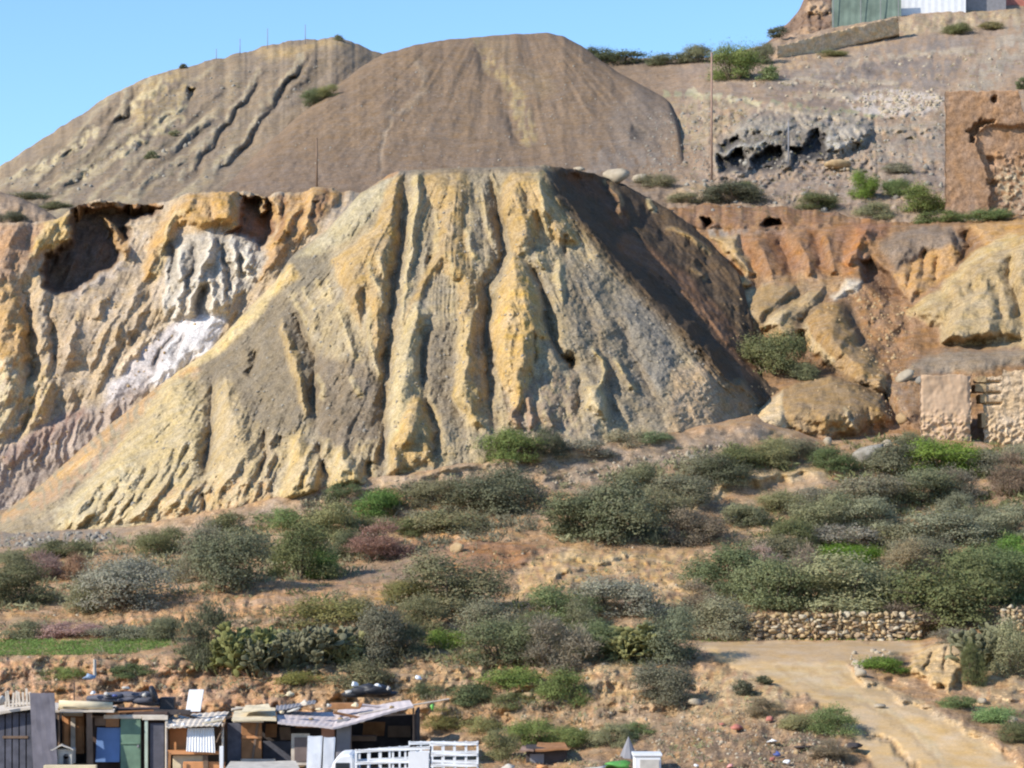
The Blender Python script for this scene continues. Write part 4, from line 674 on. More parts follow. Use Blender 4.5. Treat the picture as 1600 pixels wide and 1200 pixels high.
B = [
 # left slope
 (25, 944, 105, 62, 'dark', R_, 'dark green bush cut off by the left edge below the pink shrubs'),
 (98, 872, 84, 34, 'dark', L_, 'low dark shrub beneath the rubble at the far left toe of the heap'),
 (22, 895, 56, 36, 'sage', R_, 'small grey-green bush at the left edge, above the dark one'),
 (64, 908, 64, 38, 'pink', T_, 'brownish pink dry shrub left of the red one on the left slope'),
 (118, 905, 46, 36, 'pink', R_, 'reddish shrub in the gap between grey bushes on the left slope'),
 (140, 958, 78, 62, 'sage', W_, 'pale green brush against the left side of the wide grey dome'),
 (192, 958, 138, 88, 'grey', R_, 'wide grey dome-shaped bush above the orange bank on the left'),
 (200, 905, 70, 40, 'sage', L_, 'flat grey-green shrub just behind the wide grey dome'),
 (255, 866, 76, 40, 'dark', R_, 'dark round shrub at the heap toe left of the tallest bush'),
 (318, 908, 80, 84, 'sage', W_, 'grey-green bush pressed against the left side of the tallest bush'),
 (352, 926, 128, 106, 'dark', R_, 'tallest grey-green bush on the left slope, dark on its right'),
 (362, 834, 84, 40, 'dark', L_, 'spreading bush on the heap toe above the tallest left bush'),
 (436, 828, 76, 40, 'green', L_, 'low green shrub touching the foot of the heap, beside a bare patch'),
 (470, 905, 100, 82, 'dark', R_, 'dark bush wrapped around a bright green bush on the left slope'),
 (499, 905, 52, 50, 'bright', R_, 'vivid yellow-green bush in front of a dark bush, left of centre'),
 (524, 850, 92, 62, 'sage', R_, 'grey bush left of the bright green bush at the heap foot'),
 (540, 780, 56, 32, 'green', L_, 'small green shrub on the heap toe right of the fluted base'),
 (592, 816, 72, 56, 'bright', R_, 'bright green round bush standing at the foot of the heap'),
 (584, 836, 80, 34, 'sage', L_, 'grey-green shrub in front of the bright green bush at the heap foot'),
 (596, 876, 90, 50, 'pink', T_, 'pinkish grey twiggy bush on the edge of the brown hollow'),
 (640, 838, 50, 34, 'dark', L_, 'little dark shrub between the pinkish bush and the flat grey one'),
 (545, 872, 50, 40, 'dark', R_, 'dark shrub tucked left of the pinkish twiggy bush'),
 (684, 792, 90, 46, 'sage', R_, 'grey-green bush left of the darker dome below the heap'),
 (775, 804, 124, 70, 'dark', R_, 'dark dome-shaped bush right of centre beneath the heap'),
 (708, 834, 116, 44, 'sage', L_, 'long low grey shrub in front of the dark dome below the heap'),
 # lower left
 (318, 1046, 76, 102, 'dark', W_, 'tall dark narrow shrub beside the prickly pears, right of the grass'),
 (34, 1000, 74, 36, 'sage', L_, 'grey shrub behind the left end of the grass strip'),
 (190, 1002, 96, 30, 'sage', L_, 'low brush along the back of the grass strip'),
 (254, 1002, 50, 42, 'dark', R_, 'dark shrub at the right end of the grass strip'),
 (112, 996, 96, 28, 'pink', L_, 'low reddish flowering patch behind the grass strip'),
 (500, 978, 124, 48, 'olive', L_, 'olive shrub on the orange bank left of centre'),
 (560, 962, 60, 34, 'sage', L_, 'small shrub beneath the yellow cut in the orange bank'),
 (592, 1030, 96, 78, 'sage', R_, 'grey-green bush left of the shrub with a red tip'),
 (632, 1022, 64, 50, 'dark', R_, 'dark bush right of the grey-green one, above the junk'),
 (610, 1000, 20, 18, 'pink', S, 'small red tuft on top of the bushes above the junk'),
 (655, 985, 70, 50, 'sage', W_, 'sage brush below the left end of the large central bush'),
 (700, 962, 160, 90, 'sage', R_, 'large central bush with a dark right side below the brown hollow'),
 (640, 950, 80, 46, 'olive', R_, 'olive shrub leaning on the left of the large central bush'),
 (697, 1014, 66, 34, 'bright', L_, 'light green clump low in the middle of the scrub'),
 (762, 1004, 96, 62, 'sage', R_, 'rounded grey bush right below the large central bush'),
 (785, 1040, 114, 74, 'dark', R_, 'dark green bush above the eroded bank in the middle'),
 (872, 974, 112, 54, 'green', R_, 'green bush left of the pale grey dome on the ochre cut'),
 (960, 966, 124, 68, 'grey', R_, 'pale grey dome bush in front of the ochre cut'),
 (905, 985, 60, 46, 'sage', R_, 'shrub squeezed between the green bush and pale grey dome'),
 (872, 1056, 92, 76, 'brown', T_, 'reddish brown dry shrub with upright stems on the bank'),
 (845, 1010, 70, 50, 'dark', W_, 'dark upright shrub above the reddish brown dry one'),
 (932, 1030, 76, 62, 'green', R_, 'deep green bush left of the yellowish prickly pear'),
 (1050, 1036, 86, 84, 'dark', R_, 'dark bush shading the left end of the bare track'),
 (1040, 1106, 92, 74, 'sage', R_, 'round grey-green bush on the bank below the track'),
 (880, 1104, 76, 52, 'green', R_, 'green bush low on the bank between two bare patches'),
 (736, 1100, 76, 38, 'green', L_, 'low green shrub right of the pale roof'),
 (795, 1074, 84, 36, 'green', L_, 'low shrub on the bank above the small brown hut'),
 (800, 1106, 60, 28, 'dark', L_, 'dark ground shrub between two green ones on the bank'),
 (666, 1092, 48, 28, 'dark', L_, 'dark little shrub behind the pale roof corner'),
 (560, 1076, 96, 52, 'olive', L_, 'olive scrub behind the junk pile beyond the roofs'),
 (470, 1072, 70, 26, 'olive', L_, 'scrubby olive plant on the reddish bank behind the roofs'),
 (200, 1058, 60, 24, 'green', L_, 'small green plant on the bank below the grass strip'),
 (95, 1062, 70, 22, 'green', L_, 'thin green plant on the bank above the leftmost roof'),
 (834, 1166, 76, 42, 'green', R_, 'green bush left of and behind the small brown hut'),
 (780, 1188, 54, 44, 'sage', R_, 'grey-green shrub right of the white slatted truck'),
 (896, 1168, 66, 34, 'green', R_, 'green bush right of the small brown hut'),
 (956, 1168, 60, 34, 'olive', R_, 'olive bush left of the grey tent'),
 (992, 1152, 54, 26, 'green', L_, 'low green shrub behind the grey tent'),
 (748, 1146, 60, 30, 'olive', L_, 'dull shrub behind the white slatted truck'),
 (690, 1140, 56, 30, 'olive', T_, 'dry twiggy shrub between truck and dark lean-to'),
 # middle band below the heap
 (797, 724, 88, 56, 'green', R_, 'olive green bush at the middle of the heap toe'),
 (856, 716, 48, 46, 'dark', R_, 'dark bush at the right of the green one on the heap toe'),
 (822, 722, 50, 24, 'brown', T_, 'low dry brush between the green and dark bushes at the toe'),
 (920, 712, 80, 32, 'grey', L_, 'low grey brush right of the dark bush on the heap toe'),
 (980, 698, 66, 32, 'grey', L_, 'second low grey brush further right on the heap toe'),
 (1024, 692, 54, 22, 'green', L_, 'low green plant ending the row along the heap toe'),
 (907, 846, 114, 80, 'dark', R_, 'dark bush at the left end of the long thicket right of centre'),
 (972, 848, 134, 92, 'dark', R_, 'biggest dark bush of the long thicket right of centre'),
 (1030, 820, 92, 60, 'sage', R_, 'grey-green bush in the middle of the long thicket'),
 (1002, 776, 66, 50, 'sage', R_, 'bush topping the long thicket above its biggest dark one'),
 (1069, 790, 94, 52, 'sage', R_, 'grey bush near the right end of the long thicket'),
 (1124, 760, 88, 46, 'dark', R_, 'dark bush at the upper right end of the long thicket'),
 (940, 800, 70, 44, 'grey', R_, 'paler bush at the upper left of the long thicket'),
 (1085, 852, 94, 54, 'brown', R_, 'olive-brown dome below the pale mound crest'),
 (1160, 822, 60, 38, 'sage', R_, 'small round bush alone on the pale mound'),
 (1094, 756, 74, 42, 'sage', R_, 'grey bush at the foot of the heap right of the rubble'),
 (1157, 738, 80, 42, 'dark', R_, 'dark green bush above the left part of the pale crest'),
 (1204, 728, 72, 40, 'sage', R_, 'sage bush above the middle of the pale crest'),
 (1246, 720, 80, 38, 'grey', R_, 'grey brownish bush above the right end of the pale crest'),
 (1300, 738, 66, 38, 'green', R_, 'green shrub left of the long pale rock'),
 # right slope
 (1164, 824, 60, 40, 'dark', L_, 'dark ground shrub at the right foot of the pale mound bush'),
 (1221, 800, 70, 34, 'sage', R_, 'sage bush right of the lone bush on the pale mound'),
 (1270, 786, 60, 30, 'grey', L_, 'low grey shrub under the right end of the pale crest'),
 (1294, 828, 98, 54, 'sage', R_, 'rounded sage bush at the left of the wide right thicket'),
 (1360, 800, 134, 62, 'grey', R_, 'broad grey-brown bush above the right thicket'),
 (1405, 748, 96, 54, 'sage', R_, 'sage bush right of the long pale rock'),
 (1470, 744, 118, 60, 'bright', R_, 'bright green bush beneath the brick ruin'),
 (1430, 708, 56, 32, 'dark', R_, 'dark bush at the corner of the brick ruin'),
 (1446, 790, 98, 62, 'dark', R_, 'dark bush below the bright green one near the ruin'),
 (1496, 782, 72, 48, 'grey', W_, 'pale grey-green bush right of the dark one near the ruin'),
 (1498, 806, 52, 34, 'sage', R_, 'small bush at the left end of the bare path on the right'),
 (1534, 742, 78, 42, 'sage', R_, 'sage bush under the ruin wall near the right edge'),
 (1584, 776, 64, 58, 'brown', T_, 'brownish shrub at the right edge above the bare path'),
 (1590, 722, 50, 34, 'grey', L_, 'grey brush at the right edge below the ruin wall'),
 (1362, 832, 104, 52, 'sage', R_, 'sage bush in the middle of the wide right thicket'),
 (1326, 856, 116, 44, 'grey', L_, 'flat grey brush in front of the wide right thicket'),
 (1243, 858, 64, 52, 'dark', R_, 'dark upright bush right of the orange soil and mound'),
 (1205, 874, 96, 44, 'sage', L_, 'low sage bush above the pinkish topped thicket'),
 (1414, 854, 114, 44, 'sage', L_, 'long low sage bush at the centre of the right slope'),
 (1482, 854, 134, 54, 'sage', R_, 'wide sage bush on the right slope below the bare path'),
 (1540, 828, 66, 38, 'dark', R_, 'dark shrub right of the bare path'),
 (1580, 846, 88, 54, 'sage', R_, 'sage bush at the right edge below the bare path'),
 (1334, 888, 98, 40, 'bright', R_, 'bright yellow-green clump crowning the olive dome'),
 (1416, 904, 76, 50, 'brown', T_, 'brown dry bush right of the yellow-green clump'),
 (1142, 932, 118, 74, 'green', R_, 'olive green bush right of the ochre cut'),
 (1212, 954, 124, 84, 'dark', R_, 'dark bush with a dry top behind the stone wall'),
 (1190, 892, 60, 34, 'pink', T_, 'dry pinkish tangle over the dark bush behind the wall'),
 (1256, 928, 64, 62, 'brown', T_, 'brown twiggy bush left of the big olive dome'),
 (1330, 962, 184, 92, 'olive', R_, 'big olive dome bush hanging over the stone wall'),
 (1392, 960, 92, 72, 'dark', R_, 'dark bush right of the big olive dome'),
 (1124, 1000, 110, 62, 'sage', R_, 'grey-brown bush at the left end of the stone wall'),
 (1088, 968, 70, 50, 'brown', T_, 'dry brush left of the bush at the wall end'),
 (1446, 884, 98, 48, 'sage', R_, 'sage bush left of the large bright green one at the right'),
 (1500, 980, 172, 110, 'dark', R_, 'huge dark bush at the right end of the stone wall'),
 (1565, 946, 124, 92, 'green', R_, 'large green bush above the huge dark one at the right'),
 (1588, 884, 68, 44, 'bright', R_, 'vivid green bush at the right edge of the slope'),
 (1540, 900, 80, 50, 'green', R_, 'green bush between the sage one and the vivid right edge bush'),
 (1422, 994, 96, 42, 'brown', T_, 'brown dry brush in front of the right part of the stone wall'),
 (1487, 1006, 56, 28, 'grey', L_, 'grey brush on the verge above the yellow bank'),
 (1520, 1072, 38, 66, 'dark', W_, 'narrow dark shrub in the cleft of the yellow bank'),
 (1585, 1056, 70, 84, 'sage', R_, 'grey-green bush at the right edge above the lower verge'),
 (1386, 1050, 76, 28, 'grass', L_, 'flat green plant on the track side below white stones'),
 (1398, 1040, 34, 18, 'brown', T_, 'small brown shrub on the green plant by the track'),
 (1163, 1088, 34, 26, 'dark', S, 'small dark shrub alone on the pale bank below the track'),
 (1196, 1070, 26, 14, 'dark', S, 'tiny shrub by the left verge of the track'),
 (1298, 1150, 76, 42, 'green', W_, 'green bush at the inner bend of the track'),
 (1254, 1142, 58, 30, 'olive', L_, 'olive shrub left of the bush at the track bend'),
 (1198, 1124, 46, 28, 'brown', T_, 'brown brush above the scattered red cloth'),
 (1500, 1106, 56, 22, 'green', L_, 'low green plant on the right verge under the yellow bank'),
 (1566, 1134, 66, 34, 'grass', L_, 'green plant on the right verge near a white stone'),
 (1590, 1162, 56, 34, 'dark', R_, 'dark shrub at the right edge beside the track'),
 (1300, 1186, 60, 24, 'brown', T_, 'dry brown brush at the lower left side of the track'),
 # farther back
 (975, 100, 112, 26, 'green', L_, 'long low green thicket on the skyline right of the brown cone'),
 (934, 90, 44, 22, 'dark', L_, 'dark little bush on the skyline beside the cone'),
 (1050, 100, 64, 22, 'dark', L_, 'dark brush on the skyline left of the large round bush'),
 (1092, 98, 60, 28, 'sage', R_, 'grey-green bush on the skyline close to the tall pole'),
 (1147, 126, 66, 62, 'green', R_, 'large round green bush right of the tall pole'),
 (1194, 100, 38, 34, 'sage', R_, 'grey bush between the large round bush and the ochre wall'),
 (1200, 126, 32, 22, 'green', S, 'small green bush right below the large round one'),
 (1216, 56, 28, 16, 'dark', S, 'dark tuft at the foot of the rock on the skyline'),
 (1500, 54, 42, 22, 'dark', L_, 'dark bush below the white shed'),
 (1545, 46, 44, 16, 'olive', L_, 'brownish low bush right of the one below the white shed'),
 (1598, 140, 18, 20, 'green', S, 'green bush at the right edge above the adobe tower'),
 (1300, 88, 40, 12, 'olive', L_, 'dry plant under the ochre retaining wall'),
 (1150, 318, 88, 40, 'dark', R_, 'wide dark bush below the cave rocks by the tall pole'),
 (1165, 308, 36, 24, 'green', R_, 'green tuft in the middle of the wide dark bush'),
 (1072, 316, 48, 20, 'sage', L_, 'grey shrub left of the wide dark bush under the pole'),
 (1024, 292, 54, 26, 'sage', L_, 'sage shrub behind the crest of the heap'),
 (1278, 328, 62, 30, 'dark', R_, 'dark shrub on the rubble between cave and tower'),
 (1350, 310, 44, 42, 'bright', R_, 'bright green bush left of the other green one by the tower'),
 (1400, 308, 42, 32, 'bright', R_, 'smaller bright green bush nearer the adobe tower'),
 (1438, 334, 74, 46, 'green', W_, 'yellow-green bush against the foot of the adobe tower'),
 (1368, 344, 54, 28, 'sage', R_, 'sage bush below the bright green pair near the tower'),
 (1470, 348, 74, 26, 'green', L_, 'low green shrub in front of the adobe tower corner'),
 (1550, 344, 64, 22, 'green', L_, 'low shrub in front of the adobe tower at the right'),
 (1398, 270, 52, 20, 'grey', L_, 'grey brush above the bright green bushes by the tower'),
 (490, 164, 38, 28, 'green', R_, 'green bush alone on the hill left of the cone'),
 (514, 152, 34, 20, 'olive', R_, 'olive bush touching the cone, right of the green one'),
 (236, 248, 20, 12, 'dark', S, 'dark dot of a bush low on the far hill'),
 (272, 213, 18, 10, 'olive', S, 'olive tuft in the middle of the far hill'),
 (285, 107, 12, 8, 'dark', S, 'tiny bush on the far skyline left of the fence posts'),
 (530, 64, 16, 9, 'dark', S, 'tiny bush on the far skyline near the cone'),
 (40, 312, 74, 14, 'dark', L_, 'dark scrub strip at the left foot of the far hill'),
 (88, 326, 46, 14, 'dark', L_, 'dark scrub left of the cliff rim'),
 (14, 346, 44, 20, 'dark', L_, 'dark bush on the low mound at the left edge'),
 (1210, 588, 100, 76, 'dark', R_, 'lone dark bush in the valley between heap and badlands'),
 (1256, 594, 46, 34, 'dark', L_, 'shaded shrub at the right foot of the lone valley bush'),
]
for k, b in enumerate(B):
    plant(*b)
for u, v, wp, hp, lb in [(375, 1050, 92, 88, 'prickly pear with pale pads right of the tall dark shrub'), (414, 1052, 84, 78, 'prickly pear in the middle of the row above the roofs'), (490, 1042, 112, 82, 'widest prickly pear of the lower left thicket'), (995, 1032, 112, 68, 'yellowish prickly pear left of the bare track'), (1545, 1046, 104, 92, 'prickly pear on top of the yellow bank at the right'), (450, 1030, 70, 60, 'prickly pear behind the widest one'), (540, 1040, 60, 60, 'prickly pear at the right end of the lower left row'), (330, 1040, 40, 50, 'small prickly pear at the base of the tall dark shrub')]:
    plant(u, v, wp, hp, 'pad', C_, lb, 'prickly pears on the lower slope', 'prickly_pear', 'cactus')

MOUND = [(1050, 806), (1140, 758), (1290, 730), (1296, 756), (1200, 790), (1120, 815), (1150, 850), (1110, 860)]
# loose scrub, grass and stones nobody could count
def scatter(n, region, seed, vmin=0):
    r = np.random.default_rng(seed); out = []; a = np.array(region); lo = a.min(0); hi = a.max(0)
    while len(out) < n:
        P = np.stack([r.uniform(lo[0], hi[0], n), r.uniform(lo[1], hi[1], n)], 1); out += [tuple(p) for p in P[(sdf_poly(P, region) > 0) & (sdf_poly(P, MOUND) < 0) & ((sdf_poly(P, ROAD) < 0) | (r.uniform(size=n) < .04))]]
    return out[:n]
def tufts(name, spots, kind, size, label=None, per=16, style='spray'):
    r = np.random.default_rng(len(spots)); cs = []; sz = []
    for (u, v) in spots:
        d = depth_at(u, v); cs.append(world(u, v, d)); sz.append(size*r.uniform(.5, 1.6))
    cs = np.array(cs); sz = np.array(sz); c = np.repeat(cs, per, 0); s_ = np.repeat(sz, per)[:, None]; n = len(c)
    off = r.normal(size=(n, 3))*[.55, .55, .3]*s_; off[:, 2] = np.abs(off[:, 2])*.9
    up = off/s_*.6+[0, 0, .7]+.5*r.normal(size=(n, 3)); lf = (.34 if style == 'spray' else .25)*s_[:, 0]*r.uniform(.5, 1.2, n)
    co, fc, cl = leaves(c+off, r.normal(size=(n, 3)), up, lf, lf*(.25 if style == 'spray' else .6), np.repeat(r.uniform(.7, 1.3, (len(cs), 1)), per, 0)*r.uniform(.7, 1.3, (n, 1))*np.ones(3))
    o = mesh_np(name, co, fc, KIND[kind], cl, False); tag(o, label, None, None, 'stuff'); return o
SL = [(-40, 845), (300, 830), (620, 755), (900, 712), (1180, 690), (1320, 690), (1620, 715), (1620, 1000), (1100, 985), (1090, 1050), (1180, 1080), (1330, 1180), (1300, 1215), (760, 1215), (740, 1150), (660, 1095), (-40, 1080)]
tufts('ground_scrub', scatter(1500, SL, 3), 'sage', .22, 'sparse grey-green scrub over the slope'); tufts('ground_scrub', scatter(900, SL, 4), 'brown', .20, 'dry brown weeds over the slope')
tufts('ground_scrub', scatter(1300, SL, 15), 'straw', .17, 'pale dry grass over the slope', 12)
tufts('ground_scrub', scatter(600, SL, 5), 'olive', .24, 'olive weeds over the slope')
tufts('ground_scrub', scatter(240, [(1050, 690), (1640, 690), (1640, 960), (1120, 960), (1150, 830)], 6), 'sage', .45, 'grey brush between the bushes on the right', 44); tufts('ground_scrub', scatter(170, [(1040, 690), (1640, 690), (1640, 960), (1130, 960), (1150, 840), (1290, 770)], 61), 'dark', .5, 'dark brush filling the right thicket', 44); tufts('ground_scrub', scatter(260, [(460, 780), (860, 740), (860, 830), (480, 900)], 62), 'sage', .42, 'grey brush below the heap toe', 40); tufts('ground_scrub', scatter(80, [(860, 760), (1160, 700), (1160, 770), (1080, 850), (870, 850)], 63), 'sage', .45, 'grey brush in the long thicket', 44)
tufts('ground_scrub', scatter(170, [(250, 960), (1080, 960), (1080, 1040), (250, 1050)], 8), 'sage', .38, 'brush between the bushes above the bank', 44); tufts('ground_scrub', scatter(70, [(520, 900), (1060, 920), (1080, 1040), (260, 1050), (260, 980)], 64), 'dark', .42, 'dark brush above the eroded bank', 44)
tufts('grass', scatter(2300, [(-40, 1000), (120, 1002), (250, 994), (272, 1008), (200, 1022), (-40, 1026)], 7), 'bright', .15, 'strip of bright green grass on the terrace', 10)
tufts('grass', scatter(160, [(1086, 1000), (1440, 996), (1440, 1002), (1100, 1006)], 9), 'grass', .12, 'thin green verge under the stone wall', 8)
tufts('ground_scrub', scatter(260, [(-30, 860), (300, 840), (560, 800), (560, 900), (300, 930), (-30, 960)], 65), 'sage', .42, 'grey brush between the bushes on the left slope', 44)
tufts('hill_scrub', scatter(500, [(1070, 150), (1300, 110), (1560, 60), (1600, 100), (1470, 160), (1470, 335), (1080, 330), (1060, 240)], 10), 'olive', .24, 'dry weeds on the far right hillside', 12)
tufts('hill_scrub', scatter(260, [(0, 290), (200, 160), (400, 90), (540, 75), (300, 290), (100, 310)], 12), 'olive', .22, 'dry weeds on the far left hill', 10)
tufts('hill_scrub', scatter(120, [(1060, 690), (1440, 560), (1440, 660), (1200, 690)], 13), 'brown', .2, 'dry weeds at the foot of the badlands', 12)

def stone_mat(name, a, b_, sc=2.0):
    m, nt, b = node_mat(name, .92, .1); N = nt.nodes.new; L = nt.links.new; tc = N('ShaderNodeTexCoord'); n = N('ShaderNodeTexNoise'); n.inputs['Scale'].default_value = sc; n.inputs['Detail'].default_value = 7
    L(tc.outputs['Object'], n.inputs['Vector']); r = N('ShaderNodeValToRGB'); r.color_ramp.elements[0].position = .3; r.color_ramp.elements[1].position = .7; r.color_ramp.elements[0].color = (*a, 1); r.color_ramp.elements[1].color = (*b_, 1)
    L(n.outputs[0], r.inputs[0]); L(r.outputs[0], b.inputs['Base Color']); bp = N('ShaderNodeBump'); bp.inputs['Distance'].default_value = .05; bp.inputs['Strength'].default_value = .6; L(n.outputs[0], bp.inputs['Height']); L(bp.outputs[0], b.inputs['Normal']); return m
M_ROCK = stone_mat('pale limestone', tuple(alb(176, 158, 136)), tuple(alb(208, 192, 170))); M_ROCKB = stone_mat('ochre stone', tuple(alb(176, 142, 104)), tuple(alb(214, 184, 138))); M_ROCKG = stone_mat('grey stone', tuple(alb(140, 132, 124)), tuple(alb(184, 176, 166)))
_bm = bmesh.new(); bmesh.ops.create_icosphere(_bm, subdivisions=2, radius=1); ICO = np.array([v.co[:] for v in _bm.verts]); ICOF = np.array([[v.index for v in f_.verts] for f_ in _bm.faces]); _bm.free()
_bm = bmesh.new(); bmesh.ops.create_icosphere(_bm, subdivisions=1, radius=1); ICO1 = np.array([v.co[:] for v in _bm.verts]); ICOF1 = np.array([[v.index for v in f_.verts] for f_ in _bm.faces]); _bm.free()
def lump(r, base=None, k=.35, c0=.45, c1=.8):
    c = (ICO if base is None else base).copy(); d = r.normal(size=(7, 3)); d /= np.linalg.norm(d, axis=1, keepdims=True)
    for q in d: t = c@q; c -= np.outer(np.clip(t-r.uniform(c0, c1), 0, None), q)
    return c*(1+k*.3*np.sin(3*c[:, :1]+r.uniform(0, 6))*np.cos(4*c[:, 1:2]))
def stones(name, spots, mat, s0, s1, label, seed):
    r = np.random.default_rng(seed); parts = []
    for (u, v) in spots:
        p = np.array(world(u, v, depth_at(u, v))); s_ = s0*(s1/s0)**(r.uniform()**2.2); parts.append((p+lump(r, ICO1)*s_*r.uniform(.6, 1.2, 3), ICOF1))
    co, fc = join_np(parts); o = mesh_np(name, co, fc, mat, None, False); tag(o, label, None, None, 'stuff'); return o
stones('stones', scatter(1500, SL, 21), M_ROCKB, .03, .16, 'small ochre stones strewn over the slope', 1); stones('stones', scatter(600, SL, 22), M_ROCK, .03, .14, 'small pale stones strewn over the slope', 2)
stones('stones', scatter(700, [(1060, 150), (1480, 160), (1480, 330), (1080, 330), (1060, 240)], 23), M_ROCKG, .06, .4, 'grey rubble around the cave rocks', 3); stones('stones', scatter(350, [(1100, 100), (1560, 60), (1600, 130), (1450, 170), (1100, 140)], 24), M_ROCK, .06, .32, 'pale rubble on the upper hillside', 4)
stones('stones', scatter(170, [(1310, 155), (1350, 143), (1450, 143), (1476, 156), (1465, 172), (1385, 182)], 25), M_ROCK, .15, .5, 'white rocks along the far terrace', 5); stones('stones', scatter(150, [(-20, 838), (110, 830), (180, 834), (150, 850), (-20, 856)], 26), M_ROCKG, .08, .26, 'grey rubble at the left toe of the heap', 6)
stones('stones', scatter(260, [(850, 745), (1000, 715), (1150, 692), (1150, 712), (1020, 735), (880, 765)], 27), M_ROCK, .04, .2, 'pale rubble along the toe path', 7); stones('stones', scatter(420, [(950, 1150), (1080, 1110), (1260, 1110), (1330, 1160), (1330, 1205), (960, 1205)], 28), M_ROCK, .03, .12, 'stones and litter on the dump beside the track', 8)
stones('stones', scatter(200, [(1340, 450), (1430, 460), (1430, 600), (1390, 660), (1350, 560)], 29), M_ROCKB, .06, .24, 'ochre rubble in the badlands gully', 9); stones('stones', scatter(120, [(1320, 1020), (1380, 1012), (1400, 1020), (1340, 1048)], 30), M_ROCK, .05, .22, 'white stones beside the track', 10)
stones('stones', scatter(260, [(0, 290), (200, 170), (420, 90), (540, 80), (330, 280), (100, 310)], 31), M_ROCKG, .06, .35, 'loose stones on the far left hill', 11); stones('stones', scatter(420, [(400, 270), (650, 90), (900, 80), (1040, 180), (1010, 260)], 32), M_ROCKG, .05, .16, 'loose stones on the brown cone', 12)
HP = [(120, 800), (330, 590), (460, 430), (620, 285), (840, 280), (1000, 450), (1140, 610), (1040, 670), (840, 690), (620, 730), (440, 770)]
stones('stones', scatter(1500, HP, 41), M_ROCK, .03, .13, 'pale flecks of stone on the face of the spoil heap', 41); stones('stones', scatter(900, HP, 42), M_ROCKG, .04, .16, 'grey stones on the face of the spoil heap', 42)
stones('stones', scatter(500, [(-20, 420), (60, 470), (240, 430), (320, 500), (200, 620), (0, 780)], 43), M_ROCKB, .04, .18, 'ochre stones on the left cliff', 43); stones('stones', scatter(400, [(1120, 440), (1420, 430), (1420, 660), (1180, 670)], 44), M_ROCKB, .03, .14, 'small stones on the badlands', 44)
stones('stones', scatter(300, [(1010, 180), (1110, 170), (1110, 280), (1000, 270)], 45), M_ROCKG, .06, .22, 'rubble at the right foot of the brown cone', 45)
def boulder(u, v, wpx, hpx, mat, label, seed, rz=0, tilt=0, grp=None):
    r = np.random.default_rng(seed); d = depth_at(u, v); p = world(u, v, d); c = lump(r)*[wpx/F*d*.55, wpx/F*d*.4, hpx/F*d*.6]; co = c
    o = mesh_np('boulder', co, ICOF, mat, None, False); o.location = p+Vector((0, 0, hpx/F*d*.35)); o.rotation_euler = (0, tilt, rz); tag(o, label, 'rock', grp); return o
for a in [(1352, 722, 74, 26, M_ROCKG, 'long grey-white slab of rock tilted among bushes below the ruin', 1, 0, -.42), (1385, 702, 20, 16, M_ROCK, 'pale round rock at the upper end of the long slab', 2), (1293, 696, 16, 14, M_ROCK, 'small bright white rock left of the long slab', 3), (1086, 1102, 22, 14, M_ROCK, 'white block on the bank below the track', 4), (960, 284, 44, 24, M_ROCK, 'pinkish white boulder on the heap crest, larger of the two', 5), (905, 268, 18, 8, M_ROCK, 'flat white rock on the heap crest', 6), (1000, 286, 26, 16, M_ROCK, 'pale boulder at the right of the larger crest one', 16), (1308, 262, 42, 14, M_ROCKB, 'ochre slab rock right below the cave', 7), (880, 694, 26, 12, M_ROCK, 'pale flat rock right of the dark toe bush', 8), (1085, 722, 16, 14, M_ROCKG, 'grey rock in the rubble under the heap', 9), (1075, 716, 12, 12, M_ROCK, 'white pebble-like rock in the rubble under the heap', 10), (1000, 1062, 14, 24, M_ROCK, 'white upright rock left of the round bush on the bank', 11), (1410, 660, 22, 16, M_ROCKB, 'ochre rock at the foot of the left brick block', 12), (1440, 600, 20, 14, M_ROCKG, 'greyish rock beside the top of the left brick block', 13), (1412, 595, 34, 18, M_ROCK, 'pale tilted rock left of the brick block', 14, 0, -.5), (1345, 1056, 22, 14, M_ROCK, 'white rock on the track edge by the green plant', 15), (1582, 1128, 16, 12, M_ROCK, 'white rock on the right verge', 17), (1535, 1098, 14, 12, M_ROCK, 'white stone below the yellow bank', 18), (1375, 1106, 20, 8, M_ROCK, 'flat white stone lying on the track', 19), (825, 1092, 22, 12, M_ROCKB, 'tan stone between green shrubs on the bank', 20), (715, 862, 26, 16, M_ROCKB, 'ochre rock on the rim of the brown hollow', 21)]: boulder(*a)
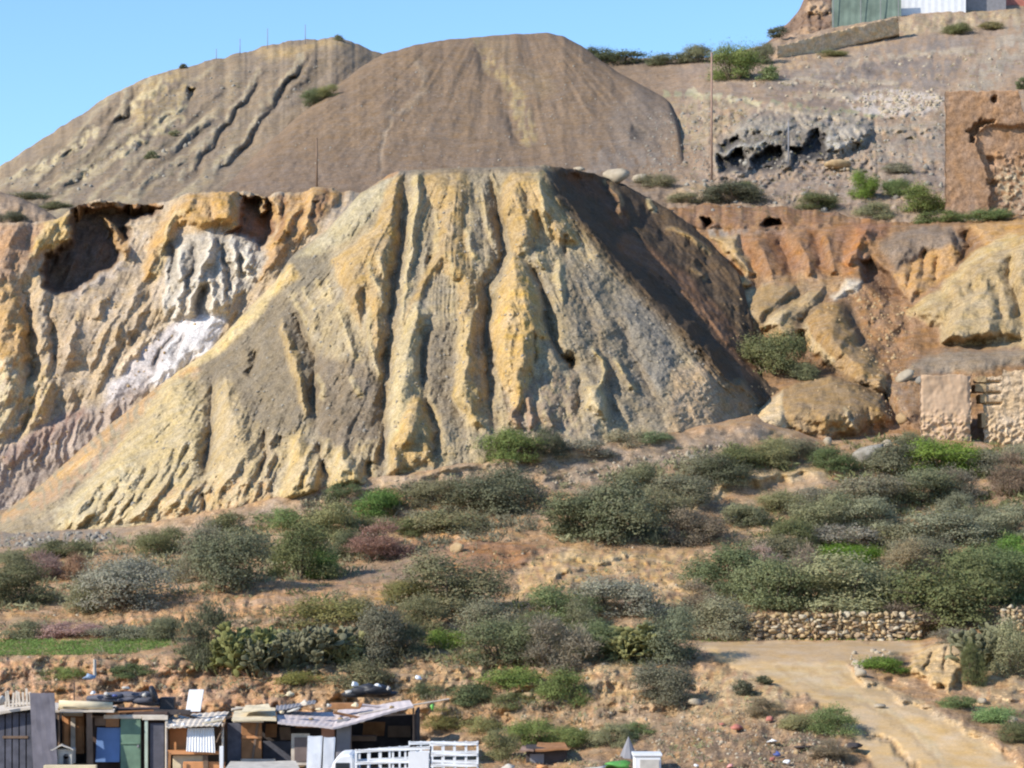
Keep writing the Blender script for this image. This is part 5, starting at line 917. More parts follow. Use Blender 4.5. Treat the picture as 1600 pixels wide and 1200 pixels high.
# ------------------------------------------------------------------ ruins, walls, poles
def slab(name, us, top, bot, D, thick, relief=None, colf=None, mat=None, nr=60, parent=None):
    """a wall with a worked front face, closed by its own sides and back"""
    us = np.asarray(us, float); C = len(us); tv = np.array([top(u) for u in us]); bv = np.array([bot(u) for u in us]); t = np.linspace(0, 1, nr)[:, None]
    V = bv+(tv-bv)*t; U = np.broadcast_to(us, V.shape)+1.8*fbm(V/13, us[None]/60+0*V, 191, 4); d = (D(U) if callable(D) else D)+0*V; r = relief(U, V) if relief else 0*V; d1 = d-r; d2 = d+thick
    co = np.stack([np.concatenate([(U-U0)/F*d, (U-U0)/F*(d2+.4*0)]), np.concatenate([d1, d2]), np.concatenate([(V0-V)/F*d, (V0-V)/F*d])], -1).reshape(-1, 3)
    a = np.arange(nr*C).reshape(nr, C); b = a+nr*C
    def g(x): return np.stack([x[:-1, :-1], x[:-1, 1:], x[1:, 1:], x[1:, :-1]], -1).reshape(-1, 4)
    def rim(p, q): return np.stack([p[:-1], p[1:], q[1:], q[:-1]], -1)
    fc = np.concatenate([g(a), g(b)[:, ::-1], rim(a[-1], b[-1]), rim(b[0], a[0]), rim(a[:, 0][::-1], b[:, 0][::-1]), rim(a[:, -1], b[:, -1])])
    cl = colf(U, V).reshape(-1, 3) if colf else None
    o = mesh_np(name, co, fc, mat, np.concatenate([cl, cl]) if cl is not None else None, False, parent); return o
M_ADOBE = terrain_mat('rammed earth', .2, 3.0, .25)
def wob(x, s=1, seed=5): return s*float(fbm(np.array([x/13.]), np.array([1.7]), seed, 4)[0])
# adobe tower
base = world(1540, 328, 194); tw = empty('ruined_tower', base); tag(tw, 'tall roofless adobe tower stump with a broken arch hollow on the right hillside', 'ruin')
def tw_rel(U, V):
    P = np.stack([U.ravel(), V.ravel()], 1); r = np.zeros(len(P)); w_ = 2.5*fbm(P[:, 0]/9, P[:, 1]/9, 141, 3); Q = P+np.stack([w_, w_], 1)
    for poly, a, sf in [([(1509, 206), (1520, 196), (1534, 186), (1556, 187), (1552, 193), (1534, 197), (1526, 210), (1523, 222), (1515, 222), (1518, 208)], -1.1, 3), ([(1526, 205), (1545, 194), (1600, 196), (1645, 200), (1645, 330), (1545, 330), (1548, 290), (1540, 262), (1530, 240), (1524, 225)], -.5, 4), ([(1549, 150), (1558, 149), (1559, 158), (1551, 159)], -1.2, 2), ([(1540, 240), (1556, 244), (1560, 258), (1548, 256)], -.7, 4), ([(1542, 280), (1562, 280), (1562, 290), (1544, 290)], -.6, 3)]:
        r += a*sstep(-1, sf, sdf_poly(Q, poly))
    r += .05*fbm(P[:, 0]/12, P[:, 1]/12, 145, 4)+.18*sstep(0, .6, fbm(P[:, 0]/9, P[:, 1]/7, 147, 3))*(P[:, 0] > 1555)*(P[:, 1] > 235); return r.reshape(U.shape)
def tw_col(U, V):
    n = fbm(U/16, V/22, 151, 4)[..., None]; c = alb(182, 138, 100)*(1+.12*n); m = (sstep(1545, 1575, U)*sstep(250, 275, V)*sstep(-.3, .4, fbm(U/10, V/8, 155, 3)))[..., None]; c = c*(1-m)+alb(206, 184, 152)*m
    m = sstep(290, 325, V)[..., None]*.5; return c*(1-m)+alb(170, 132, 104)*m
slab('wall', np.arange(1477, 1660, 1.5), lambda u: (142+wob(u, 2) if u < 1589 else 142+min(1, (u-1589)/12)*34+wob(u, 3)), lambda u: 336, lambda U: 193-.004*(U-1477)+0*U, 4, tw_rel, tw_col, M_ADOBE, 110, tw)
for pr, (u, v) in enumerate([]): pass
# brick and stone ruin
M_BRICK, nt, b = node_mat('worn brick courses', .9, .1); N = nt.nodes.new; L = nt.links.new; tc = N('ShaderNodeTexCoord'); mpg = N('ShaderNodeMapping'); mpg.inputs['Rotation'].default_value = (math.radians(90), 0, 0); L(tc.outputs['Object'], mpg.inputs[0])
br = N('ShaderNodeTexBrick'); br.inputs['Scale'].default_value = 1.0; br.inputs['Brick Width'].default_value = .32; br.inputs['Row Height'].default_value = .11; br.inputs['Mortar Size'].default_value = .012; L(mpg.outputs[0], br.inputs['Vector'])
br.inputs['Color1'].default_value = (*alb(214, 178, 148), 1); br.inputs['Color2'].default_value = (*alb(200, 156, 124), 1); br.inputs['Mortar'].default_value = (*alb(190, 166, 140), 1)
at = N('ShaderNodeAttribute'); at.attribute_name = 'albedo'; mx = N('ShaderNodeMix'); mx.data_type = 'RGBA'; mx.inputs[0].default_value = .6; L(br.outputs[0], mx.inputs[6]); L(at.outputs['Color'], mx.inputs[7]); L(mx.outputs[2], b.inputs['Base Color'])
rn = empty('ruined_brick_pier', world(1477, 676, 150)); tag(rn, 'square pinkish brick pier of a ruin left of the dark doorway', 'ruin')
def br_rel(U, V): return .07*fbm(U/24, V/30, 161, 3)+sstep(630, 665, V)*.22*ridged(U/13, V/11, 163, 2)-.18*sstep(1511, 1517, U)*ridged(U/9, V/11, 166, 2)-.12*sstep(1443, 1438, U)*ridged(U/9, V/12, 169, 2)
def br_col(U, V):
    n = fbm(U/14, V/18, 165, 4)[..., None]; c = alb(234, 196, 162)*(1+.15*n); m = (sstep(635, 660, V)*sstep(-.3, .5, fbm(U/8, V/6, 167, 2)))[..., None]; return c*(1-m)+alb(216, 178, 130)*m
slab('wall', np.arange(1438, 1517.5, 1.2), lambda u: 586+wob(u, 2.5, 6), lambda u: 690, 149.5, 2.6, br_rel, br_col, M_BRICK, 80, rn)
rw = empty('ruined_stone_wall', world(1570, 700, 150)); tag(rw, 'pale stone wall of a ruin with stepped left edge, right of the dark doorway', 'ruin')
LINT = []
LE = [(578, 1533), (598, 1530), (599, 1526), (612, 1526), (613, 1534), (629, 1534), (640, 1538), (655, 1537), (668, 1543), (700, 1546)]
def rw_rel(U, V):
    r = .06*fbm(U/10, V/8, 171, 3)+sstep(640, 680, V)*.3*(ridged(U/13, V/10, 173, 2)-.3)
    for v in (597, 614, 631): r = r-.45*np.exp(-((V-v)/1.8)**2)*sstep(1568, 1560, U)
    e = np.interp(V.ravel(), [q[0] for q in LE], [q[1] for q in LE]).reshape(V.shape); return r
def rw_col(U, V):
    n = fbm(U/15, V/12, 175, 4)[..., None]; return alb(226, 192, 152)*(1+.14*n)
slab('wall', np.arange(1537, 1660, 1.2), lambda u: (588 if u < 1566 else 579)+wob(u, 3, 7), lambda u: 716, 150.2, 3.0, rw_rel, rw_col, M_ADOBE, 90, rw)
for u0, v0, u1, v1 in [(1527, 588, 1541, 597), (1524, 600, 1541, 612), (1532, 616, 1541, 629), (1534, 645, 1541, 668)]: LINT.append((u0, v0, u1, v1))
# dry stone walls along the track
def stone_wall(u0, u1, topf, botf, D, label, seed):
    r = np.random.default_rng(seed); root = empty('dry_stone_wall', world((u0+u1)/2, botf((u0+u1)/2), D)); tag(root, label, 'wall'); parts = []; cols = []
    u = u0
    while u < u1:
        v = botf(u); wd = r.uniform(5, 12)
        while v > topf(u)+2:
            h = r.uniform(4, 8); w2 = wd*r.uniform(.75, 1.15); p = np.array(world(u+r.uniform(-2, 2), v-h*.5, D+r.uniform(-.05, .12)))
            parts.append((p+lump(r, ICO, .15, .35, .62)*[w2/F*D*.80, .24, h/F*D*.82], ICOF)); cols.append(np.tile((alb(206, 174, 124) if r.uniform() < .6 else alb(188, 160, 128) if r.uniform() < .6 else alb(214, 196, 166))*r.uniform(.72, 1.05), (len(ICO), 1))); v -= h*.92
        u += wd*.9
    co, fc = join_np(parts); o = mesh_np('stones', co, fc, M_ADOBE, np.concatenate(cols), False); o.parent = root; o.matrix_parent_inverse = Matrix.Translation(-root.location)
stone_wall(1176, 1446, lambda u: 960+wob(u, 3, 8), lambda u: 1003, 108.9, 'dry stone retaining wall of ochre blocks behind the bare track', 5)
stone_wall(1568, 1650, lambda u: 950+wob(u, 3, 9), lambda u: 984, 107.6, 'short dry stone wall at the right edge beyond the prickly pear', 6)
for rt in (tw, rn, rw):
    for ch in rt.children: ch.matrix_parent_inverse = Matrix.Translation(-rt.location)

def simple(name, rgb, rough=.8, spec=.25, var=.15, sc=3.0, metal=0):
    m, nt, b = node_mat(name, rough, spec); N = nt.nodes.new; L = nt.links.new; tc = N('ShaderNodeTexCoord'); n = N('ShaderNodeTexNoise'); n.inputs['Scale'].default_value = sc; n.inputs['Detail'].default_value = 6; L(tc.outputs['Object'], n.inputs['Vector'])
    r = N('ShaderNodeValToRGB'); c = lin(rgb); r.color_ramp.elements[0].position = .3; r.color_ramp.elements[1].position = .7; r.color_ramp.elements[0].color = (*(c*(1-var)), 1); r.color_ramp.elements[1].color = (*np.clip(c*(1+var), 0, .85), 1); L(n.outputs[0], r.inputs[0]); L(r.outputs[0], b.inputs['Base Color']); b.inputs['Metallic'].default_value = metal; return m
MW = simple('white paint', (216, 216, 216), .6, .3, .06); MWG = simple('grimy white', (182, 176, 166), .7, .2, .18); MDK = simple('blackened boards', (72, 66, 64), .9, .1, .3); MGY = simple('grey sheet metal', (128, 126, 128), .6, .3, .15); MLG = simple('pale weathered boards', (196, 184, 168), .85, .1, .2)
MBR = simple('brown plywood', (150, 108, 74), .85, .1, .25); MOR = simple('orange board', (196, 140, 96), .8, .1, .15); MBL = simple('blue painted sheet', (104, 132, 176), .6, .3, .08); MGN = simple('faded green door', (104, 128, 108), .7, .2, .18); MCR = simple('cream canvas', (206, 190, 158), .85, .1, .15); MRD = simple('red cloth', (168, 108, 94), .8, .1, .2); MBC = simple('blue plastic', (76, 88, 140), .5, .3, .2); MLM = simple('lime plastic', (120, 190, 90), .5, .3, .1); MBK = simple('black plastic', (48, 48, 52), .5, .3, .3); MTK = simple('dark tarpaulin', (84, 84, 92), .7, .2, .3); MPK = simple('pale mauve roofing', (190, 178, 174), .8, .15, .15); MWD = simple('grey wood', (120, 100, 84), .9, .1, .2); MPO = simple('reddish pole', (146, 120, 104), .85, .1, .15); MGD = simple('bright green tarp', (84, 140, 70), .6, .2, .2); MNT = simple('green netting', (116, 130, 118), .9, .05, .25, .8); MCL = simple('dark glass', (40, 46, 52), .2, .5, .1)

def boxm(bm, lo, hi, bevel=.0):
    vs = bmesh.ops.create_cube(bm, size=1)['verts']; lo = Vector(lo); hi = Vector(hi)
    for v in vs: v.co = Vector([(lo[i]+hi[i])/2+v.co[i]*(hi[i]-lo[i]) for i in range(3)])
    return vs
def build(bm, name, mat, parent=None, bevel=0, smooth=False):
    if bevel: bmesh.ops.bevel(bm, geom=list(bm.edges), offset=bevel, segments=1, affect='EDGES')
    me = bpy.data.meshes.new(name); bm.to_mesh(me); bm.free(); o = bpy.data.objects.new(name, me); COL.objects.link(o); me.materials.append(mat)
    if smooth: me.polygons.foreach_set('use_smooth', [True]*len(me.polygons))
    if parent is not None: o.parent = parent; o.matrix_parent_inverse = Matrix.Translation(-parent.location)
    return o
def wbox(u0, v0, u1, v1, D, dep): a = world(u0, v1, D); b_ = world(u1, v0, D); return (a.x, D, a.z), (b_.x, D+dep, b_.z)
def pbox(name, u0, v0, u1, v1, D, dep, mat, parent=None, bevel=.02, shear=0, lean=0, rough=0, seed=0):
    """box seen at those pixels; shear slides its top sideways, lean tips its top away (metres)"""
    bm = bmesh.new(); lo, hi = wbox(u0, v0, u1, v1, D, dep); boxm(bm, lo, hi)
    if rough: bmesh.ops.subdivide_edges(bm, edges=list(bm.edges), cuts=4, use_grid_fill=True)
    rr = random.Random(seed); h = max(1e-3, hi[2]-lo[2])
    for v in bm.verts:
        t = (v.co.z-lo[2])/h; v.co.x += shear*t; v.co.y += lean*t
        if rough: v.co += Vector((rr.uniform(-1, 1), rr.uniform(-1, 1), rr.uniform(-1, 1)))*rough
    return build(bm, name, mat, parent, 0 if rough else bevel)
def quadslab(name, pts, th, mat, parent=None, cor=0):
    """sheet through four world points (near left, near right, far right, far left), corrugated if asked"""
    p = [Vector(q) for q in pts]; bm = bmesh.new(); n = 40 if cor else 6; m = 4; nr = (p[1]-p[0]).cross(p[3]-p[0]).normalized(); rr = random.Random(len(name)+int(abs(p[0].x)*100)); g = []
    for s_ in (0, 1):
        for j in range(m+1):
            for i in range(n+1):
                a = i/n; b_ = j/m; q = (p[0]*(1-a)+p[1]*a)*(1-b_)+(p[3]*(1-a)+p[2]*a)*b_; q = q+nr*(cor*math.sin(a*n*1.57)+.012*math.sin(3+7*a+5*b_)-th*s_); g.append(bm.verts.new(q))
    k = (m+1)*(n+1); ix = lambda s_, j, i: g[s_*k+j*(n+1)+i]
    for j in range(m):
        for i in range(n): bm.faces.new((ix(0, j, i), ix(0, j, i+1), ix(0, j+1, i+1), ix(0, j+1, i))); bm.faces.new((ix(1, j, i), ix(1, j+1, i), ix(1, j+1, i+1), ix(1, j, i+1)))
    for i in range(n): bm.faces.new((ix(0, 0, i), ix(1, 0, i), ix(1, 0, i+1), ix(0, 0, i+1))); bm.faces.new((ix(0, m, i+1), ix(1, m, i+1), ix(1, m, i), ix(0, m, i)))
    for j in range(m): bm.faces.new((ix(0, j+1, 0), ix(1, j+1, 0), ix(1, j, 0), ix(0, j, 0))); bm.faces.new((ix(0, j, n), ix(1, j, n), ix(1, j+1, n), ix(0, j+1, n)))
    bmesh.ops.recalc_face_normals(bm, faces=bm.faces); return build(bm, name, mat, parent)
def roofq(name, a, b_, c, d, th, mat, parent=None, cor=0): return quadslab(name, [world(*a), world(*b_), world(*c), world(*d)], th, mat, parent, cor)
def bag(name, u, v, wpx, hpx, D, mat, label, cat, seed, grp=None):
    r = np.random.default_rng(seed); c = lump(r); c[:, 2] *= .7; c = c*(1+.22*np.sin(5*c[:, :1]+r.uniform(0, 6))*np.cos(6*c[:, 2:]+r.uniform(0, 6)))*(1+.12*r.normal(size=(len(c), 1))); c[:, 2] = np.where(c[:, 2] < -.5, -.5, c[:, 2])
    o = mesh_np(name, c*[wpx/F*D*.5, wpx/F*D*.4, hpx/F*D*.5], ICOF, mat, None, False); o.location = world(u, v-hpx*.35, D); o.rotation_euler = (0, r.uniform(-.2, .2), r.uniform(0, 3)); tag(o, label, cat, grp); return o
def bar(bm, p0, p1, r, n=6):
    p0 = Vector(p0); p1 = Vector(p1); d = p1-p0; M = Matrix.Translation((p0+p1)/2) @ d.to_track_quat('Z', 'Y').to_matrix().to_4x4(); bmesh.ops.create_cone(bm, cap_ends=True, segments=n, radius1=r, radius2=r*.8, depth=d.length, matrix=M)

for u0, v0, u1, v1 in LINT: pbox('stone_block', u0, v0, u1, v1, 150.1, 1.4, M_ROCKB, rw, .03, rough=.02, seed=u0)
# poles
def pole(u, vt, vb, rad, mat, label, D=None, cross=False, name='utility_pole', cat='pole'):
    D = D or depth_at(u, vb); p0 = world(u, vb+3, D); p1 = world(u, vt, D); root = empty(name, p0); tag(root, label, cat); bm = bmesh.new(); bar(bm, p0, p1, rad, 8); build(bm, 'shaft', mat, root, smooth=True)
    bm = bmesh.new(); bar(bm, p1, p1+Vector((0, 0, .12)), rad*.9, 6)
    if cross: bar(bm, p1+Vector((-.25, 0, -.5)), p1+Vector((.25, 0, -.5)), rad*.4)
    build(bm, 'cap', mat, root); return root
pole(1112, 84, 283, .095, MPO, 'tall reddish wooden pole left of the cave rocks', cross=True); pole(1232, 190, 266, .06, MGY, 'thin grey post in front of the cave hollows', name='post', cat='post')
pole(495, 218, 292, .085, MWD, 'thin dark pole on the cliff rim left of the heap')
for u, a, b_, lb in [(418, 46, 80, 'tallest thin post on the skyline of the far left hill'), (375, 62, 84, 'second post from the left on the far hill skyline'), (338, 78, 96, 'leftmost thin post on the far hill skyline'), (477, 40, 66, 'rightmost thin post on the far hill skyline')]: pole(u, a, b_, .045, MGY, lb, D=279, name='fence_post', cat='post')
# plateau on the far right: rock, netting fence, white shed
us = cols_u(1190, 1330, 2); s = Sheet('rocky_knoll', us, [[(1190, 80, 290), (1330, 60, 290)], [(1190, 72, 296), (1206, 62, 296), (1222, 44, 298), (1240, 28, 301), (1252, 8, 304), (1262, -14, 308), (1330, -24, 310)]], [60], jit=[(1, 2, 9)]); f = Field(s.U, s.V, alb(150, 118, 94), 4, 14, 171); f.r += .9*fbm(f.U/12, f.V/12, 171, 4)
f.blob([(1262, 4), (1285, 0), (1302, 14), (1300, 26), (1272, 22), (1258, 18)], 1.8, 6, alb(204, 164, 124), 6, .95); f.blob([(1215, 66), (1260, 40), (1275, 45), (1262, 60)], .4, 6, alb(196, 156, 118), 8, .8); s.finish(f, M_STONY, (1.5, 5), (14, 4, 3))
nf = empty('netting_fence', world(1355, 34, 288)); tag(nf, 'green netting fence on posts left of the white shed on the plateau', 'fence'); roofq('net', (1300, 46, 288), (1408, 28, 288), (1408, -16, 288.2), (1300, -12, 288.2), .05, MNT, nf, .012)
for u in (1302, 1345, 1376, 1404): bm = bmesh.new(); bar(bm, world(u, 44, 287.7), world(u, -14, 287.7), .055); build(bm, 'post', MGY, nf)
sh = empty('white_shed', world(1457, 18, 290)); tag(sh, 'white corrugated shed cut by the top edge of the photo', 'shed'); roofq('wall', (1406, 32, 289.5), (1509, 20, 289.5), (1509, -62, 289.6), (1406, -62, 289.6), 5.5, MW, sh, .012); roofq('roof', (1400, -62, 288.8), (1515, -62, 288.8), (1515, -80, 296), (1400, -80, 296), .15, MGY, sh, .04)
gw = empty('low_wall', world(1536, 12, 291)); tag(gw, 'low grey wall right of the white shed at the top edge', 'wall'); pbox('wall', 1510, -6, 1572, 20, 291, .4, MGY, gw); pbox('coping', 1509, -9, 1573, -6, 290.9, .6, MLG, gw)
rc = empty('red_hut', world(1590, 6, 294)); tag(rc, 'small red hut at the top right corner', 'hut'); pbox('wall', 1566, -20, 1630, 12, 294, 3, MRD, rc); pbox('roof', 1562, -25, 1634, -20, 293.6, 3.8, MGY, rc)
def rtop(u): return np.interp(u, [1212, 1300, 1405], [73, 50, 25])
o = slab('retaining_wall', np.arange(1214, 1406, 2), lambda u: rtop(u)+wob(u, 1.5, 3), lambda u: rtop(u)+28, lambda U: np.interp(U.ravel(), [1200, 1300, 1410], [265.5, 273.4, 279.6]).reshape(U.shape)-.45, 1.2, lambda U, V: .2*fbm(U/9, V/6, 181, 3), lambda U, V: alb(236, 194, 142)*(1+.2*fbm(U/10, V/6, 183, 3)[..., None]), M_ADOBE, 12); tag(o, 'ochre retaining wall sloping up to the plateau below the netting fence', 'wall')
# ------------------------------------------------------------------ the shacks at the foot of the slope
GZ = 1215
def shack(name, label, u, D, cat='shack'): r = empty(name, world(u, GZ, D)); tag(r, label, cat); return r
# far left: dark box under a pallet roof
s1 = shack('dark_shack', 'black boarded shack cut by the left edge, under a plank roof', 10, 88)
pbox('wall', -60, 1112, 52, 1225, 88, 2.6, MDK, s1); roofq('roof', (-70, 1124, 87.6), (56, 1103, 87.6), (56, 1094, 91), (-70, 1112, 91), .09, MLG, s1)
for k in range(5): pbox('board', -2+k*11, 1114, 7+k*11, 1222, 87.93, .05, MTK, s1, .005)
pl = shack('pallet', 'grey broken pallet standing on the roof of the black shack', 28, 88.6, 'pallet'); pl.location = world(28, 1103, 88.6)
for k in range(8): pbox('slat', 7+k*5.6, 1078+random.uniform(-3, 6), 10.5+k*5.6, 1106-k*.6, 88.6, .04, MLG, pl, .004, random.uniform(-.06, .06))
pbox('rail', 6, 1094, 52, 1097, 88.66, .05, MLG, pl, .004); pbox('rail', 6, 1101, 52, 1104, 88.66, .05, MLG, pl, .004)
o = pbox('grey_sheet', 52, 1084, 90, 1212, 87.3, .06, simple('dull grey sheet', (104, 100, 106), .7, .2, .2), None, .01, -.18, .35, .012, 2); tag(o, 'tall grey sheet leaning against the right side of the black shack', 'sheet')
o = bag('white_bag', 2, 1104, 14, 26, 87.4, MWG, 'white bundle on the roof edge at the far left', 'bag', 31)
# open lean-to with the pale roll on its roof
s2 = shack('lean_to', 'open lean-to with dark inside under a thick cream roof roll', 118, 89)
pbox('back_wall', 84, 1106, 190, 1225, 91.5, .1, MDK, s2); roofq('roof', (84, 1110, 88.2), (178, 1110, 88.2), (182, 1103, 92), (84, 1098, 92), .07, MLG, s2)
for u in (92, 137): bm = bmesh.new(); bar(bm, world(u, 1225, 88.4), world(u, 1106, 88.4), .05); build(bm, 'post', MWD, s2)
bm = bmesh.new(); bar(bm, world(92, 1101, 88.3), world(176, 1103, 88.5), .16, 10); o = build(bm, 'rolled_canvas', MCR, smooth=True); tag(o, 'long cream roll of canvas lying along the lean-to roof', 'canvas roll')
bm = bmesh.new(); bar(bm, world(116, 1100, 88.9), world(116, 1064, 88.9), .022); o = build(bm, 'iron_rod', MDK); tag(o, 'thin dark rod rising from the lean-to roof', 'rod')
s2b = shack('hutch', 'tall brown wooden hutch inside the open lean-to', 115, 89.4, 'hutch')
pbox('frame', 97, 1108, 131, 1178, 89.6, .5, MBR, s2b); pbox('top_panel', 98, 1110, 130, 1119, 89.55, .05, MLG, s2b)
for k in range(3): pbox('slat', 100+k*10.5, 1121, 107+k*10.5, 1173, 89.56, .04, [MOR, MLG, MBR][k], s2b, .004)
kn = empty('kennel', world(96, 1195, 87.6)); tag(kn, 'small grey-white kennel with an arched opening before the lean-to', 'kennel')
pbox('wall', 80, 1170, 113, 1195, 87.6, .7, MWG, kn); roofq('roof', (78, 1172, 87.4), (98, 1163, 87.4), (98, 1162, 88.4), (78, 1171, 88.4), .04, MWG, kn); roofq('roof', (97, 1163, 87.4), (115, 1171, 87.4), (115, 1170, 88.4), (97, 1162, 88.4), .04, MWG, kn)
bm = bmesh.new(); boxm(bm, *wbox(99, 1182, 107, 1195, 87.56, .05)); bmesh.ops.create_cone(bm, cap_ends=True, segments=14, radius1=.088, radius2=.088, depth=.05, matrix=Matrix.Translation(world(103, 1182, 87.585)) @ Matrix.Rotation(math.pi/2, 4, 'X')); build(bm, 'opening', MBK, kn)  # opening is a flat black plate standing for the shade inside
o = pbox('long_plank', 68, 1196, 150, 1203, 86.8, .3, MCR, None, .01); tag(o, 'cream plank lying on the ground before the lean-to', 'plank')
# blue sheet, green door and the dark shack behind them
s3 = shack('junk_roof_shack', 'brown shack with junk heaped on its roof, behind blue sheet and green door', 195, 89.5)
pbox('wall', 144, 1112, 262, 1225, 89.5, 2.5, simple('dark brown boards', (92, 76, 70), .9, .1, .3), s3); roofq('roof', (140, 1118, 88.9), (262, 1122, 88.9), (262, 1110, 92.4), (140, 1104, 92.4), .07, MWD, s3); pbox('fascia', 162, 1117, 258, 1123, 88.85, .05, MLG, s3, .005)
o = pbox('blue_sheet', 149, 1137, 187, 1191, 88.9, .05, MBL, None, .012, .04, .1); tag(o, 'pale blue painted metal sheet standing left of the green door', 'sheet')
gd = empty('green_door', world(205, 1212, 88.8)); tag(gd, 'faded green door right of the blue sheet', 'door'); pbox('panel', 188, 1121, 220, 1206, 88.8, .07, MGN, gd); pbox('rail', 188, 1119, 221, 1123, 88.76, .06, MLG, gd, .006); pbox('rail', 189, 1160, 219, 1163, 88.76, .05, MGN, gd, .006); pbox('handle', 214, 1164, 217, 1168, 88.74, .05, MGY, gd, .004)
ds = empty('dark_door', world(245, 1212, 88.8)); tag(ds, 'dark grey door with pale frame right of the green door', 'door'); pbox('panel', 234, 1130, 257, 1215, 88.85, .06, MTK, ds); pbox('frame', 226, 1121, 231, 1215, 88.75, .1, simple('pale green wood', (168, 180, 164)), ds, .006); pbox('frame', 258, 1126, 262, 1215, 88.75, .1, MLG, ds, .006); pbox('frame', 222, 1118, 262, 1125, 88.7, .1, MLG, ds, .006)
# heap on that roof
jr = np.random.default_rng(5); parts = []
for k in range(16): parts.append((lump(jr)*[jr.uniform(.45, .85), .5, jr.uniform(.14, .24)]+np.array(world(150+84*k/15, 1100-11*math.sin(k/15*2.6)+jr.uniform(-4, 4), 90.2+jr.uniform(-.4, .5))), ICOF))
o = mesh_np('tarpaulin_heap', *join_np(parts), MTK, None, False); tag(o, 'dark tarpaulin heap on the roof above the blue sheet', 'tarpaulin')
o = bag('white_bag', 145, 1086, 12, 10, 89.5, MW, 'white bag at the left end of the tarpaulin heap', 'bag', 1); bag('white_bag', 166, 1088, 16, 10, 89.5, MWG, 'second white bag from the left on the tarpaulin heap', 'bag', 2); bag('white_bag', 196, 1078, 18, 8, 89.5, MWG, 'grey-white bundle on top of the tarpaulin heap', 'bag', 3); bag('white_bag', 226, 1092, 10, 16, 89.4, MWG, 'slanted white scrap on the right of the tarpaulin heap', 'bag', 4); bag('blue_bag', 180, 1090, 12, 8, 89.4, MBC, 'small blue bag on the tarpaulin heap', 'bag', 5)
bm = bmesh.new(); M0 = Matrix.Translation(world(240, 1084, 89.6)) @ Matrix.Rotation(math.radians(70), 4, 'Y')
for i in range(24):
    for j in range(8):
        a, b_ = i/24*6.283, j/8*6.283; bm.verts.new(M0 @ Vector(((.22+.09*math.cos(b_))*math.cos(a), (.22+.09*math.cos(b_))*math.sin(a), .09*math.sin(b_))))
bm.verts.ensure_lookup_table()
for i in range(24):
    for j in range(8): bm.faces.new((bm.verts[i*8+j], bm.verts[((i+1) % 24)*8+j], bm.verts[((i+1) % 24)*8+(j+1) % 8], bm.verts[i*8+(j+1) % 8]))
o = build(bm, 'tyre', MBK, smooth=True); tag(o, 'black tyre at the right end of the tarpaulin heap', 'tyre')
bm = bmesh.new(); bar(bm, world(148, 1056, 95), world(148, 1030, 95), .07); o = build(bm, 'white_post', MWG); tag(o, 'short pale post on the bank above the tarpaulin heap', 'post')
bag('blue_rubbish', 140, 1064, 22, 18, 93, simple('blue grey plastic', (130, 150, 176)), 'crumpled blue-grey plastic on the bank behind the lean-to roof', 'plastic', 8)
# shack with the corrugated awning
s4 = shack('awning_shack', 'shack with a grey corrugated awning and white sheet hanging in front', 305, 89)
pbox('wall', 262, 1128, 356, 1225, 90.6, .1, MWD, s4); pbox('side_board', 264, 1137, 292, 1175, 89.4, .06, MOR, s4); roofq('awning', (258, 1136, 87.9), (342, 1133, 87.9), (358, 1112, 91.2), (262, 1116, 91.2), .035, MLG, s4, .014)
for u in (260, 348): bm = bmesh.new(); bar(bm, world(u, 1225, 88.2), world(u, 1130, 88.2), .05); build(bm, 'post', MLG, s4)
pbox('shelf', 258, 1174, 346, 1179, 88.2, .6, MOR, s4, .006); pbox('counter_panel', 270, 1180, 318, 1225, 88.5, .06, MCR, s4); pbox('counter_panel', 286, 1190, 352, 1225, 88.35, .06, MOR, s4)
bm = bmesh.new(); bar(bm, world(352, 1128, 88.1), world(338, 1160, 88.1), .03); build(bm, 'brace', MWD, s4)
o = quadslab('white_sheet', [world(291, 1174, 88.0), world(336, 1176, 88.0), world(334, 1137, 88.25), world(293, 1138, 88.25)], .03, MW, None, .02); tag(o, 'bright white sheet hanging under the corrugated awning', 'sheet')
for k, (u0, v0, w_) in enumerate([(268, 1130, 10), (282, 1128, 9), (318, 1122, 14), (334, 1118, 16)]): bag('white_rag', u0+w_/2, v0+6, w_, 7, 88.0-.1*k, MW, ['white rag at the left front edge of the awning', 'second white rag along the awning edge', 'crumpled white plastic near the right of the awning', 'white plastic at the right corner of the awning'][k], 'rag', 40+k)
o = pbox('leaning_board', 290, 1078, 313, 1112, 89.6, .05, MW, None, .01, .1, .2); tag(o, 'white square panel standing on the awning roof', 'panel')
o = pbox('black_crate', 249, 1090, 272, 1110, 89.9, .5, MBK, None, .02); tag(o, 'black crate on the roof left of the white panel', 'crate')
o = pbox('dark_plank', 240, 1109, 298, 1117, 89.6, .3, MDK, None, .01); tag(o, 'dark plank on the roof under the black crate', 'plank')
bm = bmesh.new(); boxm(bm, *wbox(343, 1166, 349, 1215, 87.9, .1)); o = build(bm, 'white_post', MW, None, .008); tag(o, 'short white post at the right corner of the awning shack', 'post')
